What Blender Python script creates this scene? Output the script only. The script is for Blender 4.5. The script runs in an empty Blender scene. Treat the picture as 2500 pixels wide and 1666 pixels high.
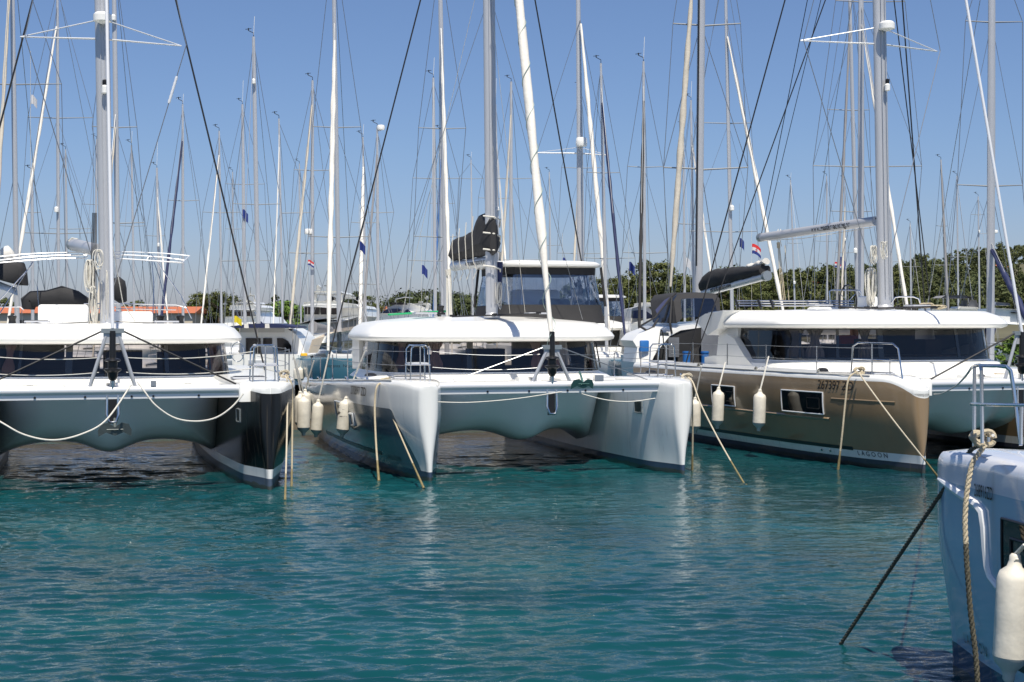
import bpy, math, random
import numpy as np
from mathutils import Vector, Matrix
R = math.radians
C = bpy.context.scene.collection
sc = bpy.context.scene
# ---------------------------------------------------------------- camera
F = 3472.0; HY = 790.0; CAMZ = 3.2
cd = bpy.data.cameras.new('camera'); cam = bpy.data.objects.new('camera', cd); C.objects.link(cam)
cam.location = (0, 0, CAMZ); cam.rotation_euler = (R(90), 0, 0)
cd.sensor_width = 36; cd.lens = 50.0; cd.shift_y = -(833 - HY) / 2500.0
cd.clip_start = .1; cd.clip_end = 12000
sc.camera = cam
# ---------------------------------------------------------------- world, sun, exposure
SUN_EL, SUN_AZ = R(64), R(168.8)      # azimuth from +Y, towards -X
w = bpy.data.worlds.new('World'); sc.world = w; w.use_nodes = True
nt = w.node_tree; bg = nt.nodes['Background']
sky = nt.nodes.new('ShaderNodeTexSky'); sky.sky_type = 'NISHITA'; sky.sun_disc = False
sky.sun_elevation = SUN_EL; sky.sun_rotation = SUN_AZ
sky.altitude = 0; sky.air_density = 1.0; sky.dust_density = 0.6; sky.ozone_density = 4.0
# the haze low over the horizon is violet grey rather than yellow
tcw = nt.nodes.new('ShaderNodeTexCoord'); spw = nt.nodes.new('ShaderNodeSeparateXYZ'); nt.links.new(tcw.outputs['Generated'], spw.inputs[0])
rw = nt.nodes.new('ShaderNodeValToRGB'); nt.links.new(spw.outputs[2], rw.inputs[0])
e_ = rw.color_ramp.elements; e_[0].position = 0; e_[0].color = (.74, .75, 1, 1); e_[1].position = .5; e_[1].color = (.86, .89, 1, 1)
k_ = e_.new(.12); k_.color = (.78, .83, 1, 1)
mw = nt.nodes.new('ShaderNodeMix'); mw.data_type = 'RGBA'; mw.blend_type = 'MULTIPLY'; mw.inputs[0].default_value = 1
nt.links.new(sky.outputs[0], mw.inputs[6]); nt.links.new(rw.outputs[0], mw.inputs[7]); nt.links.new(mw.outputs[2], bg.inputs[0]); bg.inputs[1].default_value = 0.088
sl = bpy.data.lights.new('sun', 'SUN'); sl.energy = 5.0; sl.angle = R(.5); sl.color = (1, .93, .81)
so = bpy.data.objects.new('sun', sl); C.objects.link(so)
sd = Vector((math.sin(SUN_AZ) * math.cos(SUN_EL), math.cos(SUN_AZ) * math.cos(SUN_EL), math.sin(SUN_EL)))
so.rotation_euler = sd.to_track_quat('Z', 'Y').to_euler(); so.location = (-10, 20, 40)
sc.view_settings.view_transform = 'Standard'; sc.view_settings.look = 'None'
sc.view_settings.exposure = .28; sc.view_settings.gamma = 1
sc.cycles.max_bounces = 8; sc.cycles.transparent_max_bounces = 12
# ---------------------------------------------------------------- helpers
rnd = random.Random(7)
def W(x, y, D):
    return Vector(((x - 1250) / F * D, D, CAMZ - (y - HY) / F * D))
def tag(o, label=None, cat=None, group=None, kind=None):
    if label: o['label'] = label
    if cat: o['category'] = cat
    if group: o['group'] = group
    if kind: o['kind'] = kind
    return o
def empty(name, loc, rz=0, label=None, cat=None, group=None):
    o = bpy.data.objects.new(name, None); C.objects.link(o); o.empty_display_size = .3
    o.location = loc; o.rotation_euler = (0, 0, rz)
    return tag(o, label, cat, group)
class MB:
    def __init__(s): s.v = []; s.f = []; s.m = []
    def add(s, vs, fs, mi=0):
        n = len(s.v); s.v += [tuple(a) for a in vs]; s.f += [tuple(i + n for i in f) for f in fs]; s.m += [mi] * len(fs); return s
    def box(s, c, d, rz=0, mi=0, M=None):
        x, y, z = d[0] / 2, d[1] / 2, d[2] / 2; cs, sn = math.cos(rz), math.sin(rz); vs = []
        for i in range(8):
            a, b, e = (x if i & 1 else -x), (y if i & 2 else -y), (z if i & 4 else -z)
            p = Vector((a * cs - b * sn, a * sn + b * cs, e)) if M is None else M @ Vector((a, b, e))
            vs.append(p + Vector(c))
        return s.add(vs, [(0, 2, 3, 1), (4, 5, 7, 6), (0, 1, 5, 4), (2, 6, 7, 3), (0, 4, 6, 2), (1, 3, 7, 5)], mi)
    def rbox(s, c, d, r=.03, rz=0, mi=0):      # box with rounded vertical and top edges
        x, y, z = d[0] / 2, d[1] / 2, d[2] / 2; r = min(r, x * .9, y * .9, z * .9); rings = []
        for (ins, zz) in ((0, -z), (0, z - r), (r * .3, z - r * .3), (r, z)):
            ring = []
            for qx, qy, a0 in ((1, 1, 0), (-1, 1, 90), (-1, -1, 180), (1, -1, 270)):
                for k in range(4):
                    a = R(a0 + k * 30); rr = max(r - ins, .001)
                    px = qx * (x - r) + rr * math.cos(a); py = qy * (y - r) + rr * math.sin(a)
                    cs, sn = math.cos(rz), math.sin(rz)
                    ring.append((c[0] + px * cs - py * sn, c[1] + px * sn + py * cs, c[2] + zz))
            rings.append(ring)
        return s.loft(rings, mi=mi)
    def tube(s, path, r, n=8, mi=0, cap=True, sy=1):
        P = [Vector(p) for p in path]; rr = r if isinstance(r, (list, tuple)) else [r] * len(P)
        rings = []; nrm = None
        for i, p in enumerate(P):
            t = (P[min(i + 1, len(P) - 1)] - P[max(i - 1, 0)]).normalized()
            if nrm is None:
                a = Vector((0, 0, 1)) if abs(t.z) < .9 else Vector((1, 0, 0)); nrm = t.cross(a).normalized()
            nrm = (nrm - t * nrm.dot(t)).normalized(); b = t.cross(nrm)
            rings.append([p + (nrm * math.cos(k * 2 * math.pi / n) + b * math.sin(k * 2 * math.pi / n) * sy) * rr[i] for k in range(n)])
        return s.loft(rings, mi=mi, capA=cap, capB=cap)
    def loft(s, rings, mi=0, closed=True, capA=True, capB=True):
        n = len(rings[0]); vs = [p for r_ in rings for p in r_]; fs = []
        for i in range(len(rings) - 1):
            for k in range(n if closed else n - 1):
                a, b = i * n + k, i * n + (k + 1) % n; fs.append((a, b, b + n, a + n))
        if closed and capA: fs.append(tuple(range(n))[::-1])
        if closed and capB: fs.append(tuple(range((len(rings) - 1) * n, len(rings) * n)))
        return s.add(vs, fs, mi)
    def grid(s, f, nu, nv, mi=0):
        vs = [f(i / nu, j / nv) for j in range(nv + 1) for i in range(nu + 1)]
        return s.add(vs, [(j * (nu + 1) + i, j * (nu + 1) + i + 1, (j + 1) * (nu + 1) + i + 1, (j + 1) * (nu + 1) + i) for j in range(nv) for i in range(nu)], mi)
    def lathe(s, prof, c=(0, 0, 0), n=16, mi=0, M=None):
        rings = []
        for r_, z in prof:
            ring = []
            for k in range(n):
                p = Vector((r_ * math.cos(k * 2 * math.pi / n), r_ * math.sin(k * 2 * math.pi / n), z))
                if M is not None: p = M @ p
                ring.append(p + Vector(c))
            rings.append(ring)
        return s.loft(rings, mi=mi)
    def build(s, name, mats, parent=None, smooth=35, **kw):
        me = bpy.data.meshes.new(name); me.from_pydata(s.v, [], s.f)
        if not isinstance(mats, (list, tuple)): mats = [mats]
        for m_ in mats: me.materials.append(m_)
        if len(mats) > 1: me.polygons.foreach_set('material_index', s.m)
        import bmesh
        b = bmesh.new(); b.from_mesh(me); bmesh.ops.recalc_face_normals(b, faces=b.faces); b.to_mesh(me); b.free()
        if smooth:
            me.polygons.foreach_set('use_smooth', [True] * len(me.polygons)); me.set_sharp_from_angle(angle=R(smooth))
        me.update(); o = bpy.data.objects.new(name, me); C.objects.link(o)
        if parent: o.parent = parent
        return tag(o, **kw)
def mesh_text(txt, size, fn, extr=0.0, wide=1.0, bold=0.0, space=1.0):
    """letters as a mesh; fn maps (x along, y up) -> point"""
    cu = bpy.data.curves.new('txt', 'FONT'); cu.body = txt; cu.size = size; cu.align_x = 'CENTER'; cu.align_y = 'CENTER'
    cu.offset = bold; cu.space_character = space; cu.resolution_u = 4
    o = bpy.data.objects.new('txt', cu); C.objects.link(o)
    bpy.context.view_layer.update()
    me = bpy.data.meshes.new_from_object(o.evaluated_get(bpy.context.evaluated_depsgraph_get()))
    bpy.data.objects.remove(o); bpy.data.curves.remove(cu)
    m = MB(); m.add([fn(v.co.x * wide, v.co.y) for v in me.vertices], [tuple(p.vertices) for p in me.polygons])
    bpy.data.meshes.remove(me); return m
# ---------------------------------------------------------------- materials
MT = {}
def mat(name, col, rough=.5, metal=0, coat=0, spec=.5, bump=0, bscale=30, var=0, vscale=2, ior=None, alpha=None, stretch=None):
    if name in MT: return MT[name]
    m = bpy.data.materials.new(name); m.use_nodes = True; n = m.node_tree; b = n.nodes['Principled BSDF']
    b.inputs['Base Color'].default_value = (*col, 1); b.inputs['Roughness'].default_value = rough
    b.inputs['Metallic'].default_value = metal; b.inputs['Coat Weight'].default_value = coat
    b.inputs['Coat Roughness'].default_value = .04; b.inputs['Specular IOR Level'].default_value = spec
    if alpha is not None: b.inputs['Alpha'].default_value = alpha
    tc = n.nodes.new('ShaderNodeTexCoord'); src = tc.outputs['Object']
    if stretch:
        mp = n.nodes.new('ShaderNodeMapping'); mp.inputs['Scale'].default_value = stretch; n.links.new(src, mp.inputs[0]); src = mp.outputs[0]
    if var:
        t = n.nodes.new('ShaderNodeTexNoise'); t.inputs['Scale'].default_value = vscale; t.inputs['Detail'].default_value = 5
        n.links.new(src, t.inputs['Vector'])
        r_ = n.nodes.new('ShaderNodeMapRange'); r_.inputs['To Min'].default_value = 1 - var; r_.inputs['To Max'].default_value = 1 + var
        n.links.new(t.outputs['Fac'], r_.inputs[0])
        mx = n.nodes.new('ShaderNodeVectorMath'); mx.operation = 'SCALE'; mx.inputs[0].default_value = col
        n.links.new(r_.outputs[0], mx.inputs['Scale']); n.links.new(mx.outputs[0], b.inputs['Base Color'])
    if bump:
        t = n.nodes.new('ShaderNodeTexNoise'); t.inputs['Scale'].default_value = bscale; t.inputs['Detail'].default_value = 4
        n.links.new(src, t.inputs['Vector'])
        bp = n.nodes.new('ShaderNodeBump'); bp.inputs['Strength'].default_value = bump; bp.inputs['Distance'].default_value = .02
        n.links.new(t.outputs['Fac'], bp.inputs['Height']); n.links.new(bp.outputs[0], b.inputs['Normal'])
    MT[name] = m; return m
GEL = mat('gelcoat_white', (.84, .835, .80), .28, coat=.35, var=.035, vscale=1.5)
DECK = mat('deck_nonslip', (.74, .725, .69), .6, var=.04, vscale=3, bump=.15, bscale=90)
ALU = mat('anodised_aluminium', (.50, .51, .53), .38, metal=.35, var=.05, vscale=.6)
ALUW = mat('white_aluminium', (.72, .73, .74), .3, metal=.25)
STEEL = mat('polished_steel', (.66, .66, .66), .14, metal=1)
GALV = mat('galvanised', (.35, .38, .38), .45, metal=.7, var=.15, vscale=15)
BLK = mat('black_plastic', (.012, .012, .013), .35)
WIREB = mat('black_wire', (.02, .02, .022), .5)
WIRE = mat('steel_wire', (.34, .35, .36), .35, metal=.8)
ROPEW = mat('white_rope', (.62, .6, .54), .85, bump=.5, bscale=60)
ROPET = mat('tan_rope', (.44, .38, .27), .9, var=.2, vscale=20, bump=.6, bscale=80)
ROPED = mat('weedy_rope', (.07, .065, .045), .8, var=.4, vscale=12, bump=.6, bscale=60)
CANB = mat('black_canvas', (.022, .022, .024), .8, var=.2, vscale=3, bump=.6, bscale=5)
CANW = mat('sail_cloth', (.74, .71, .65), .75, var=.07, vscale=4, bump=.5, bscale=8)
CANT = mat('tan_sail_cloth', (.50, .46, .39), .8, var=.1, vscale=4, bump=.5, bscale=8)
CANN = mat('navy_canvas', (.012, .02, .075), .7, var=.2, vscale=4, bump=.4, bscale=8)
CANBL = mat('blue_canvas', (.02, .10, .30), .7, var=.2, vscale=4)
CANG = mat('grey_canvas', (.22, .22, .23), .8, var=.1, vscale=4)
FEND = mat('fender_vinyl', (.66, .62, .53), .45, coat=.04, var=.34, vscale=6, bump=.15, bscale=18)
FENDT = mat('fender_lower_end', (.42, .45, .44), .3, var=.1, vscale=7)  # darker grey tone for the bottom end of each fender
DARKG = mat('dark_window_glass', (.006, .007, .008), .04, spec=.8)
INT = mat('saloon_interior', (.06, .045, .035), .6, var=.3, vscale=2)
CURT = mat('pink_curtain', (.62, .46, .44), .8, var=.1)
CURTW = mat('white_curtain', (.5, .5, .5), .8, var=.1)
ORNG = mat('orange_plastic', (.75, .10, .02), .5)
BLUEP = mat('blue_plastic', (.02, .14, .42), .5)
def glassy(name, tint, rough=.03, fac=.12):
    m = bpy.data.materials.new(name); m.use_nodes = True; n = m.node_tree; n.nodes.remove(n.nodes['Principled BSDF'])
    g = n.nodes.new('ShaderNodeBsdfGlossy'); g.inputs['Roughness'].default_value = rough; g.inputs[0].default_value = (.9, .92, .95, 1)
    t = n.nodes.new('ShaderNodeBsdfTransparent'); t.inputs[0].default_value = (*tint, 1)
    fr = n.nodes.new('ShaderNodeFresnel'); fr.inputs[0].default_value = 1.5
    ad = n.nodes.new('ShaderNodeMath'); ad.operation = 'ADD'; ad.inputs[1].default_value = fac; n.links.new(fr.outputs[0], ad.inputs[0])
    x = n.nodes.new('ShaderNodeMixShader'); n.links.new(ad.outputs[0], x.inputs[0]); n.links.new(t.outputs[0], x.inputs[1]); n.links.new(g.outputs[0], x.inputs[2])
    n.links.new(x.outputs[0], n.nodes['Material Output'].inputs[0])
    if 'vinyl' in name:
        tc = n.nodes.new('ShaderNodeTexCoord'); t2 = n.nodes.new('ShaderNodeTexNoise'); t2.inputs['Scale'].default_value = 2.0; t2.inputs['Distortion'].default_value = 1.5; t2.inputs['Detail'].default_value = 0
        bp = n.nodes.new('ShaderNodeBump'); bp.inputs['Strength'].default_value = 1; bp.inputs['Distance'].default_value = .025
        n.links.new(tc.outputs['Object'], t2.inputs[0]); n.links.new(t2.outputs[0], bp.inputs['Height']); n.links.new(bp.outputs[0], g.inputs['Normal'])
    return m
GLASS = glassy('tinted_glass', (.50, .46, .44), fac=.0)
VINYL = glassy('clear_vinyl', (.62, .66, .72), .08, .12)
def net_mat():
    m = bpy.data.materials.new('trampoline_net'); m.use_nodes = True; n = m.node_tree; b = n.nodes['Principled BSDF']
    b.inputs['Base Color'].default_value = (.6, .52, .42, 1); b.inputs['Roughness'].default_value = .9
    tc = n.nodes.new('ShaderNodeTexCoord'); ck = n.nodes.new('ShaderNodeTexBrick'); ck.inputs['Scale'].default_value = 22
    ck.offset = 0; ck.inputs['Mortar Size'].default_value = .03; ck.inputs['Brick Width'].default_value = 1; ck.inputs['Row Height'].default_value = 1
    n.links.new(tc.outputs['Object'], ck.inputs[0]); n.links.new(ck.outputs['Fac'], b.inputs['Alpha']); return m
NET = net_mat()
def hull_mat(name, wrap, kind, white=(.83, .83, .80), boot=(.03, .045, .07), zb=.2, zband=.44, ztop=1.93, wrough=.12, zline=None, coat=.8):
    """gelcoat hull; wrap colour, boot top and bands by height (z) and distance from the stem (y) in boat coordinates"""
    m = bpy.data.materials.new(name); m.use_nodes = True; n = m.node_tree; b = n.nodes['Principled BSDF']
    tc = n.nodes.new('ShaderNodeTexCoord'); sp = n.nodes.new('ShaderNodeSeparateXYZ'); n.links.new(tc.outputs['Object'], sp.inputs[0])
    def mth(op, a, c=None, d=None):
        k = n.nodes.new('ShaderNodeMath'); k.operation = op
        for i, q in enumerate((a, c, d)):
            if q is None: continue
            if isinstance(q, (int, float)): k.inputs[i].default_value = q
            else: n.links.new(q, k.inputs[i])
        return k.outputs[0]
    v, z = sp.outputs[1], sp.outputs[2]
    if kind == 'corner':
        au = mth('ABSOLUTE', sp.outputs[0])     # wrap ends short of the stem with a rounded upper corner
        a = mth('SUBTRACT', z, ztop)
        c = mth('SUBTRACT', mth('ADD', mth('MULTIPLY', z, .62), .22), v)
        wm = mth('MULTIPLY', mth('LESS_THAN', mth('SMOOTH_MAX', a, c, .25), 0), mth('GREATER_THAN', au, 2.72))
    else:
        q = mth('MAXIMUM', mth('SUBTRACT', 1, mth('DIVIDE', v, .85)), 0)
        lim = mth('SUBTRACT', ztop, mth('MULTIPLY', mth('MULTIPLY', q, q), zline or 0))
        wm = mth('LESS_THAN', z, lim)
    wm = mth('MULTIPLY', wm, mth('GREATER_THAN', z, zband))
    bm_ = mth('LESS_THAN', z, zb)
    ns = n.nodes.new('ShaderNodeTexNoise'); ns.inputs['Scale'].default_value = 1.2; ns.inputs['Detail'].default_value = 6
    mp = n.nodes.new('ShaderNodeMapping'); mp.inputs['Scale'].default_value = (3, 3, .5); n.links.new(tc.outputs['Object'], mp.inputs[0]); n.links.new(mp.outputs[0], ns.inputs[0])
    vr = n.nodes.new('ShaderNodeMapRange'); vr.inputs['To Min'].default_value = .9; vr.inputs['To Max'].default_value = 1.08; n.links.new(ns.outputs[0], vr.inputs[0])
    def mix(f, A, B):
        x = n.nodes.new('ShaderNodeMix'); x.data_type = 'RGBA'; n.links.new(f, x.inputs[0])
        for s_, q in ((6, A), (7, B)):
            if isinstance(q, tuple): x.inputs[s_].default_value = (*q, 1)
            else: n.links.new(q, x.inputs[s_])
        return x.outputs[2]
    col = mix(bm_, mix(wm, white, wrap), boot)
    # growth and scum just above the water, thin run-off streaks down the topsides
    n2 = n.nodes.new('ShaderNodeTexNoise'); n2.inputs['Scale'].default_value = 5; n2.inputs['Detail'].default_value = 6; n.links.new(tc.outputs['Object'], n2.inputs[0])
    scum = mth('MULTIPLY', mth('LESS_THAN', z, mth('ADD', .02, mth('MULTIPLY', n2.outputs[0], .14))), .75)
    col = mix(scum, col, (.045, .05, .03))
    mp2 = n.nodes.new('ShaderNodeMapping'); mp2.inputs['Scale'].default_value = (9, 9, .35); n.links.new(tc.outputs['Object'], mp2.inputs[0])
    n3 = n.nodes.new('ShaderNodeTexNoise'); n3.inputs['Scale'].default_value = 1.4; n3.inputs['Detail'].default_value = 3; n.links.new(mp2.outputs[0], n3.inputs[0])
    sk = mth('MULTIPLY', mth('MAXIMUM', mth('SUBTRACT', n3.outputs[0], .60), 0), 1.5)
    col = mix(sk, col, (.28, .22, .14))
    sc_ = n.nodes.new('ShaderNodeVectorMath'); sc_.operation = 'SCALE'; n.links.new(col, sc_.inputs[0]); n.links.new(vr.outputs[0], sc_.inputs['Scale'])
    n.links.new(sc_.outputs[0], b.inputs['Base Color'])
    n.links.new(mth('ADD', mth('MULTIPLY', bm_, .3), .22), b.inputs['Roughness'])
    b.inputs['Coat Weight'].default_value = coat; b.inputs['Coat Roughness'].default_value = wrough
    return m
# ---------------------------------------------------------------- catamaran
VS = [0, .05, .2, .5, 1, 2, 3, 4, 6, 9, 12, 14]
class Cat:
    def __init__(s, cx, cy, psi, su=2.75, L=12, zd=2.02, drop=.08, chw=2.8, wdo=(.015, .16, .28, .40, .55, .76, .90, .98, 1.04, 1.05, 1.0, .95)):
        s.cx, s.cy, s.psi, s.su, s.L, s.zd, s.drop, s.chw, s.wdo = cx, cy, R(psi), su, L, zd, drop, chw, wdo
    def wd(s, v): return float(np.interp(v, VS, s.wdo))
    def wi(s, v): return float(np.interp(v, VS, (.015, .13, .23, .34, .44, .55, .62, .66, .7, .7, .65, .6)))
    wlm = 1.0
    def wl(s, v): return s.wlm * float(np.interp(v, VS, (.01, .03, .07, .14, .25, .42, .54, .62, .68, .68, .5, .4)))
    sheer = 0
    def deck(s, v): return s.zd - s.sheer * max(0, v - 1.5) - s.drop * max(0, 1 - v / .9) ** 2
    def half(s, v, z, outer=True):
        a, b = (s.wl(v), s.wd(v)) if outer else (max(s.wl(v), s.wi(v) * min(.84, .25 + v * .55)), s.wi(v)); zt = s.deck(v)
        if z <= 0: return a * (1 + z * 1.1)
        g = math.sin(math.pi / 2 * min(z / 1.5, 1)) ** (1.1 + 1.3 * max(0, 1 - v / 1.4)); w_ = a + (b - a) * g
        e = z - (zt - .13)
        if e > 0: w_ -= .10 * (1 - math.sqrt(max(0, 1 - min(e / .13, 1) ** 2))) * min(1, w_ / .15)
        return max(w_, .005)
    def surf(s, side, v, z, off=.0):          # point on the outer face of a hull
        p = Vector((side * (s.su + s.half(v, z) + off), v, z)); return p
    def wp(s, u, v, z):                        # local -> world
        return Vector((s.cx + u * math.cos(s.psi) - v * math.sin(s.psi), s.cy + u * math.sin(s.psi) + v * math.cos(s.psi), z))
def outline(hw, vf, vb, z, n=48, e=3.4, er=6):
    vc, hl = (vf + vb) / 2, (vb - vf) / 2; ring = []
    for k in range(n):
        a = 2 * math.pi * (k + .5) / n; c_, s_ = math.cos(a), math.sin(a); ex = e if s_ < 0 else er
        ring.append((hw * math.copysign(abs(c_) ** (2 / ex), c_), vc + hl * math.copysign(abs(s_) ** (2 / ex), s_), z))
    return ring
def rail(m, pts, r=.014): m.tube(pts, r, 8)
def bundle(m, c, w_, h, n=9, seed=1, r=.011):     # hanging rope coil
    q = random.Random(seed)
    for k in range(n):
        a = w_ * (.4 + .6 * q.random()); hh = h * (.7 + .3 * q.random()); dx, dy = q.uniform(-.05, .05), q.uniform(-.05, .05)
        pts = []
        for i in range(15):
            t = i / 14 * 2 * math.pi; pts.append((c[0] + dx + a * .5 * math.sin(t), c[1] + dy + .04 * math.sin(2 * t + k), c[2] - hh / 2 + hh / 2 * math.cos(t)))
        m.tube(pts, r, 5)
def cat_hulls(k, root, hm, beam=True):
    zf = [-.45, -.2, 0, .1, .2, .35, .55, .8, 1.05, 1.3, 1.5, 1.7]
    for side in (-1, 1):
        m = MB(); rings = []
        vs = [0, .012, .03, .06, .1, .15, .22, .32, .45, .6, .8, 1, 1.3, 1.7, 2.2, 2.8, 3.5, 4.5, 5.5, 7, 8.5, 10, 11, k.L]
        for v in vs:
            zt = k.deck(v); zs = zf + [zt - .13, zt - .08, zt - .04, zt - .015, zt]
            def ww(z, o):
                w_ = k.half(v, z, o); r0 = .16
                if v < r0:                      # rounded stem
                    w2 = k.half(r0, z, o); w_ = w2 * math.sqrt(max(1 - (1 - v / r0) ** 2, .0004))
                return w_
            ring = [(side * k.su, v, -.6)]
            ring += [(side * (k.su + ww(z, True)), v, z) for z in zs]
            ring += [(side * k.su, v, zt + .015)]
            ring += [(side * (k.su - ww(z, False)), v, z) for z in zs[::-1]]
            rings.append(ring)
        m.loft(rings, capA=True); m.build('hull', hm, root, smooth=40)
    # bridge deck: front wall with centre nacelle, fillets into the hulls, tunnel roof and deck on top
    U = k.su - .5; m = MB(); base = [(k.L - .6, 1.9, 0), (4, 1.9, 0), (1.8, 1.9, 0), (1.7, 1.88, .0), (1.69, 1.84, .02), (1.8, 1.68, .2), (2.0, 1.42, .45), (2.22, 1.16, .75),
            (2.5, .96, 1), (2.9, .84, 1), (3.4, .77, 1), (4.5, .76, .8), (7, .78, .4), (k.L - .6, .85, .1)]
    def f(a, b):
        u = -U + 2 * U * a; i = min(int(b * (len(base) - 1) + 1e-6), len(base) - 1); v, z, w_ = base[i]
        nac = math.exp(-(u / .5) ** 2); ed = max(0, (abs(u) - U * .38) / (U * .62)) ** 2.4
        if i > 1: v += ed * 2.4 - nac * (.22 + .12 * w_)
        z -= nac * .22 * w_ ** 2 + ed * .55 * w_ ** 2
        return (u, v, z)
    m.grid(f, 60, len(base) - 1); m.build('bridge_deck', GEL, root, smooth=60)
def cat_cabin(k, root, vf=4.4, vb=9.6, zt=2.80, zb=2.05, roofz=.62, hr=3.1, curtains=(), glass=GLASS, rv=(3.85, 10.6), cmat=None, crown=.0):
    cmat = cmat or CURT; hw = k.chw
    b = MB(); b.loft([outline(hw + .3, vf - .42, vb, 1.88), outline(hw + .2, vf - .3, vb, zb - .09), outline(hw + .06, vf - .06, vb, zb - .02), outline(hw + .05, vf - .05, vb, zb)], capA=False)
    b.build('cabin_base', GEL, root)
    w_ = MB(); A, B = outline(hw + .04, vf - .04, vb, zb, 64), outline(hw - .06, vf + .1, vb - .05, zt + .04, 64)
    n = 64; lim = vb - 1.0
    idx = [i for i in range(n) if A[i][1] < lim]
    # order by angle starting at the left rear corner going round the front
    idx.sort(key=lambda i: (math.atan2(A[i][1] - (vf + vb) / 2, A[i][0]) - math.pi * .5) % (2 * math.pi))
    w_.loft([[A[i] for i in idx], [B[i] for i in idx]], closed=False)
    w_.build('cabin_window', glass, root, smooth=50)
    fr = MB()                                      # black frame bands and mullions just proud of the glass
    def band(t0, t1, o):
        r1 = [tuple(Vector(A[i]).lerp(Vector(B[i]), t0) + Vector((A[i][0], A[i][1] - 7, 0)).normalized() * o) for i in idx]
        r2 = [tuple(Vector(A[i]).lerp(Vector(B[i]), t1) + Vector((A[i][0], A[i][1] - 7, 0)).normalized() * o) for i in idx]
        fr.loft([r1, r2], closed=False)
    band(0, .09, .006); band(.91, 1.0, .006)
    for jf in (.1, .22, .34, .46, .58, .70, .82, .93):
        j = int(jf * len(idx))
        if j + 1 < len(idx):
            i0, i1 = idx[j], idx[j + 1]
            a0, a1 = Vector(A[i0]), Vector(A[i0]).lerp(Vector(A[i1]), .35); b0, b1 = Vector(B[i0]), Vector(B[i0]).lerp(Vector(B[i1]), .35)
            o = Vector((a0[0], a0[1] - 7, 0)).normalized() * .009
            fr.add([a0 + o, a1 + o, b1 + o, b0 + o], [(0, 1, 2, 3)])
    fr.build('window_frame', DARKG, root)
    # interior
    it = MB(); dz = zb - 2.05; it.box((0, (vf + vb) / 2 + .2, 2.06 + dz / 2), (hw * 1.8, vb - vf - .8, .04)); it.box((-hw * .62, vb - .5, 2.4 + dz), (hw * .55, .08, .78)); it.box((hw * .7, vb - .5, 2.4 + dz), (hw * .4, .08, .78))
    it.box((hw * .15, vb - 1.4, 2.3 + dz), (.9, .6, .5)); it.box((-hw * .35, vf + 1.9, 2.25 + dz), (1.6, .7, .36)); it.box((hw * .5, vf + 1.5, 2.3 + dz), (.5, .5, .5)); it.box((0, vf + 1.1, zb + .06), (hw * 1.5, .5, .1)); it.build('saloon_furniture', INT, root)
    for s_ in (-1, 1): sw = MB(); sw.box((s_ * (hw - .02), vb - .5, (zb + zt) / 2), (.1, 1.05, zt - zb + .06)); sw.build('cabin_side', GEL, root)
    for (j, c2, wd_) in curtains:
        i = idx[min(len(idx)-1,int(j / 40 * len(idx)))]; a, bb = Vector(A[i]), Vector(B[i]); cen = Vector((0, 7, 0)); inn = (Vector((cen.x, cen.y, 0)) - Vector((a.x, a.y, 0))).normalized(); tg = Vector((-inn.y, inn.x, 0))
        cm = MB()
        def cf(s1, t):
            ww2 = wd_ * (1 - .55 * math.sin(math.pi * min(1, t * 1.25)) ** 1.5); base = a.lerp(bb, .97 - t * .9)
            return base + inn * (.14 + .03 * math.sin(s1 * 28)) + tg * (s1 - .5) * ww2
        cm.grid(cf, 24, 8); cm.build('curtain', c2, root)
    rf = MB(); z = zt; e_ = 3.2
    rf.loft([outline(hr - .45, rv[0] + .55, rv[1] - .3, z + .06, e=e_), outline(hr - .1, rv[0] + .12, rv[1] - .05, z + .0, e=e_), outline(hr, rv[0], rv[1], z + .05, e=e_), outline(hr + .02, rv[0] - .02, rv[1], z + .11, e=e_),
             outline(hr - .03, rv[0] + .06, rv[1], z + .2, e=e_), outline(hr - .13, rv[0] + .24, rv[1] - .02, z + .32, e=e_), outline(hr - .34, rv[0] + .62, rv[1] - .08, z + .44, e=e_),
             outline(hr - .8, rv[0] + 1.3, rv[1] - .2, z + roofz - .1, e=3), outline(hr - 1.6, rv[0] + 2.4, rv[1] - .5, z + roofz - .02, e=2.6), outline(.5, (rv[0] + rv[1]) / 2, rv[1] - 2, z + roofz + crown, e=2)])
    rf.build('coachroof', GEL, root, smooth=50)
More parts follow.
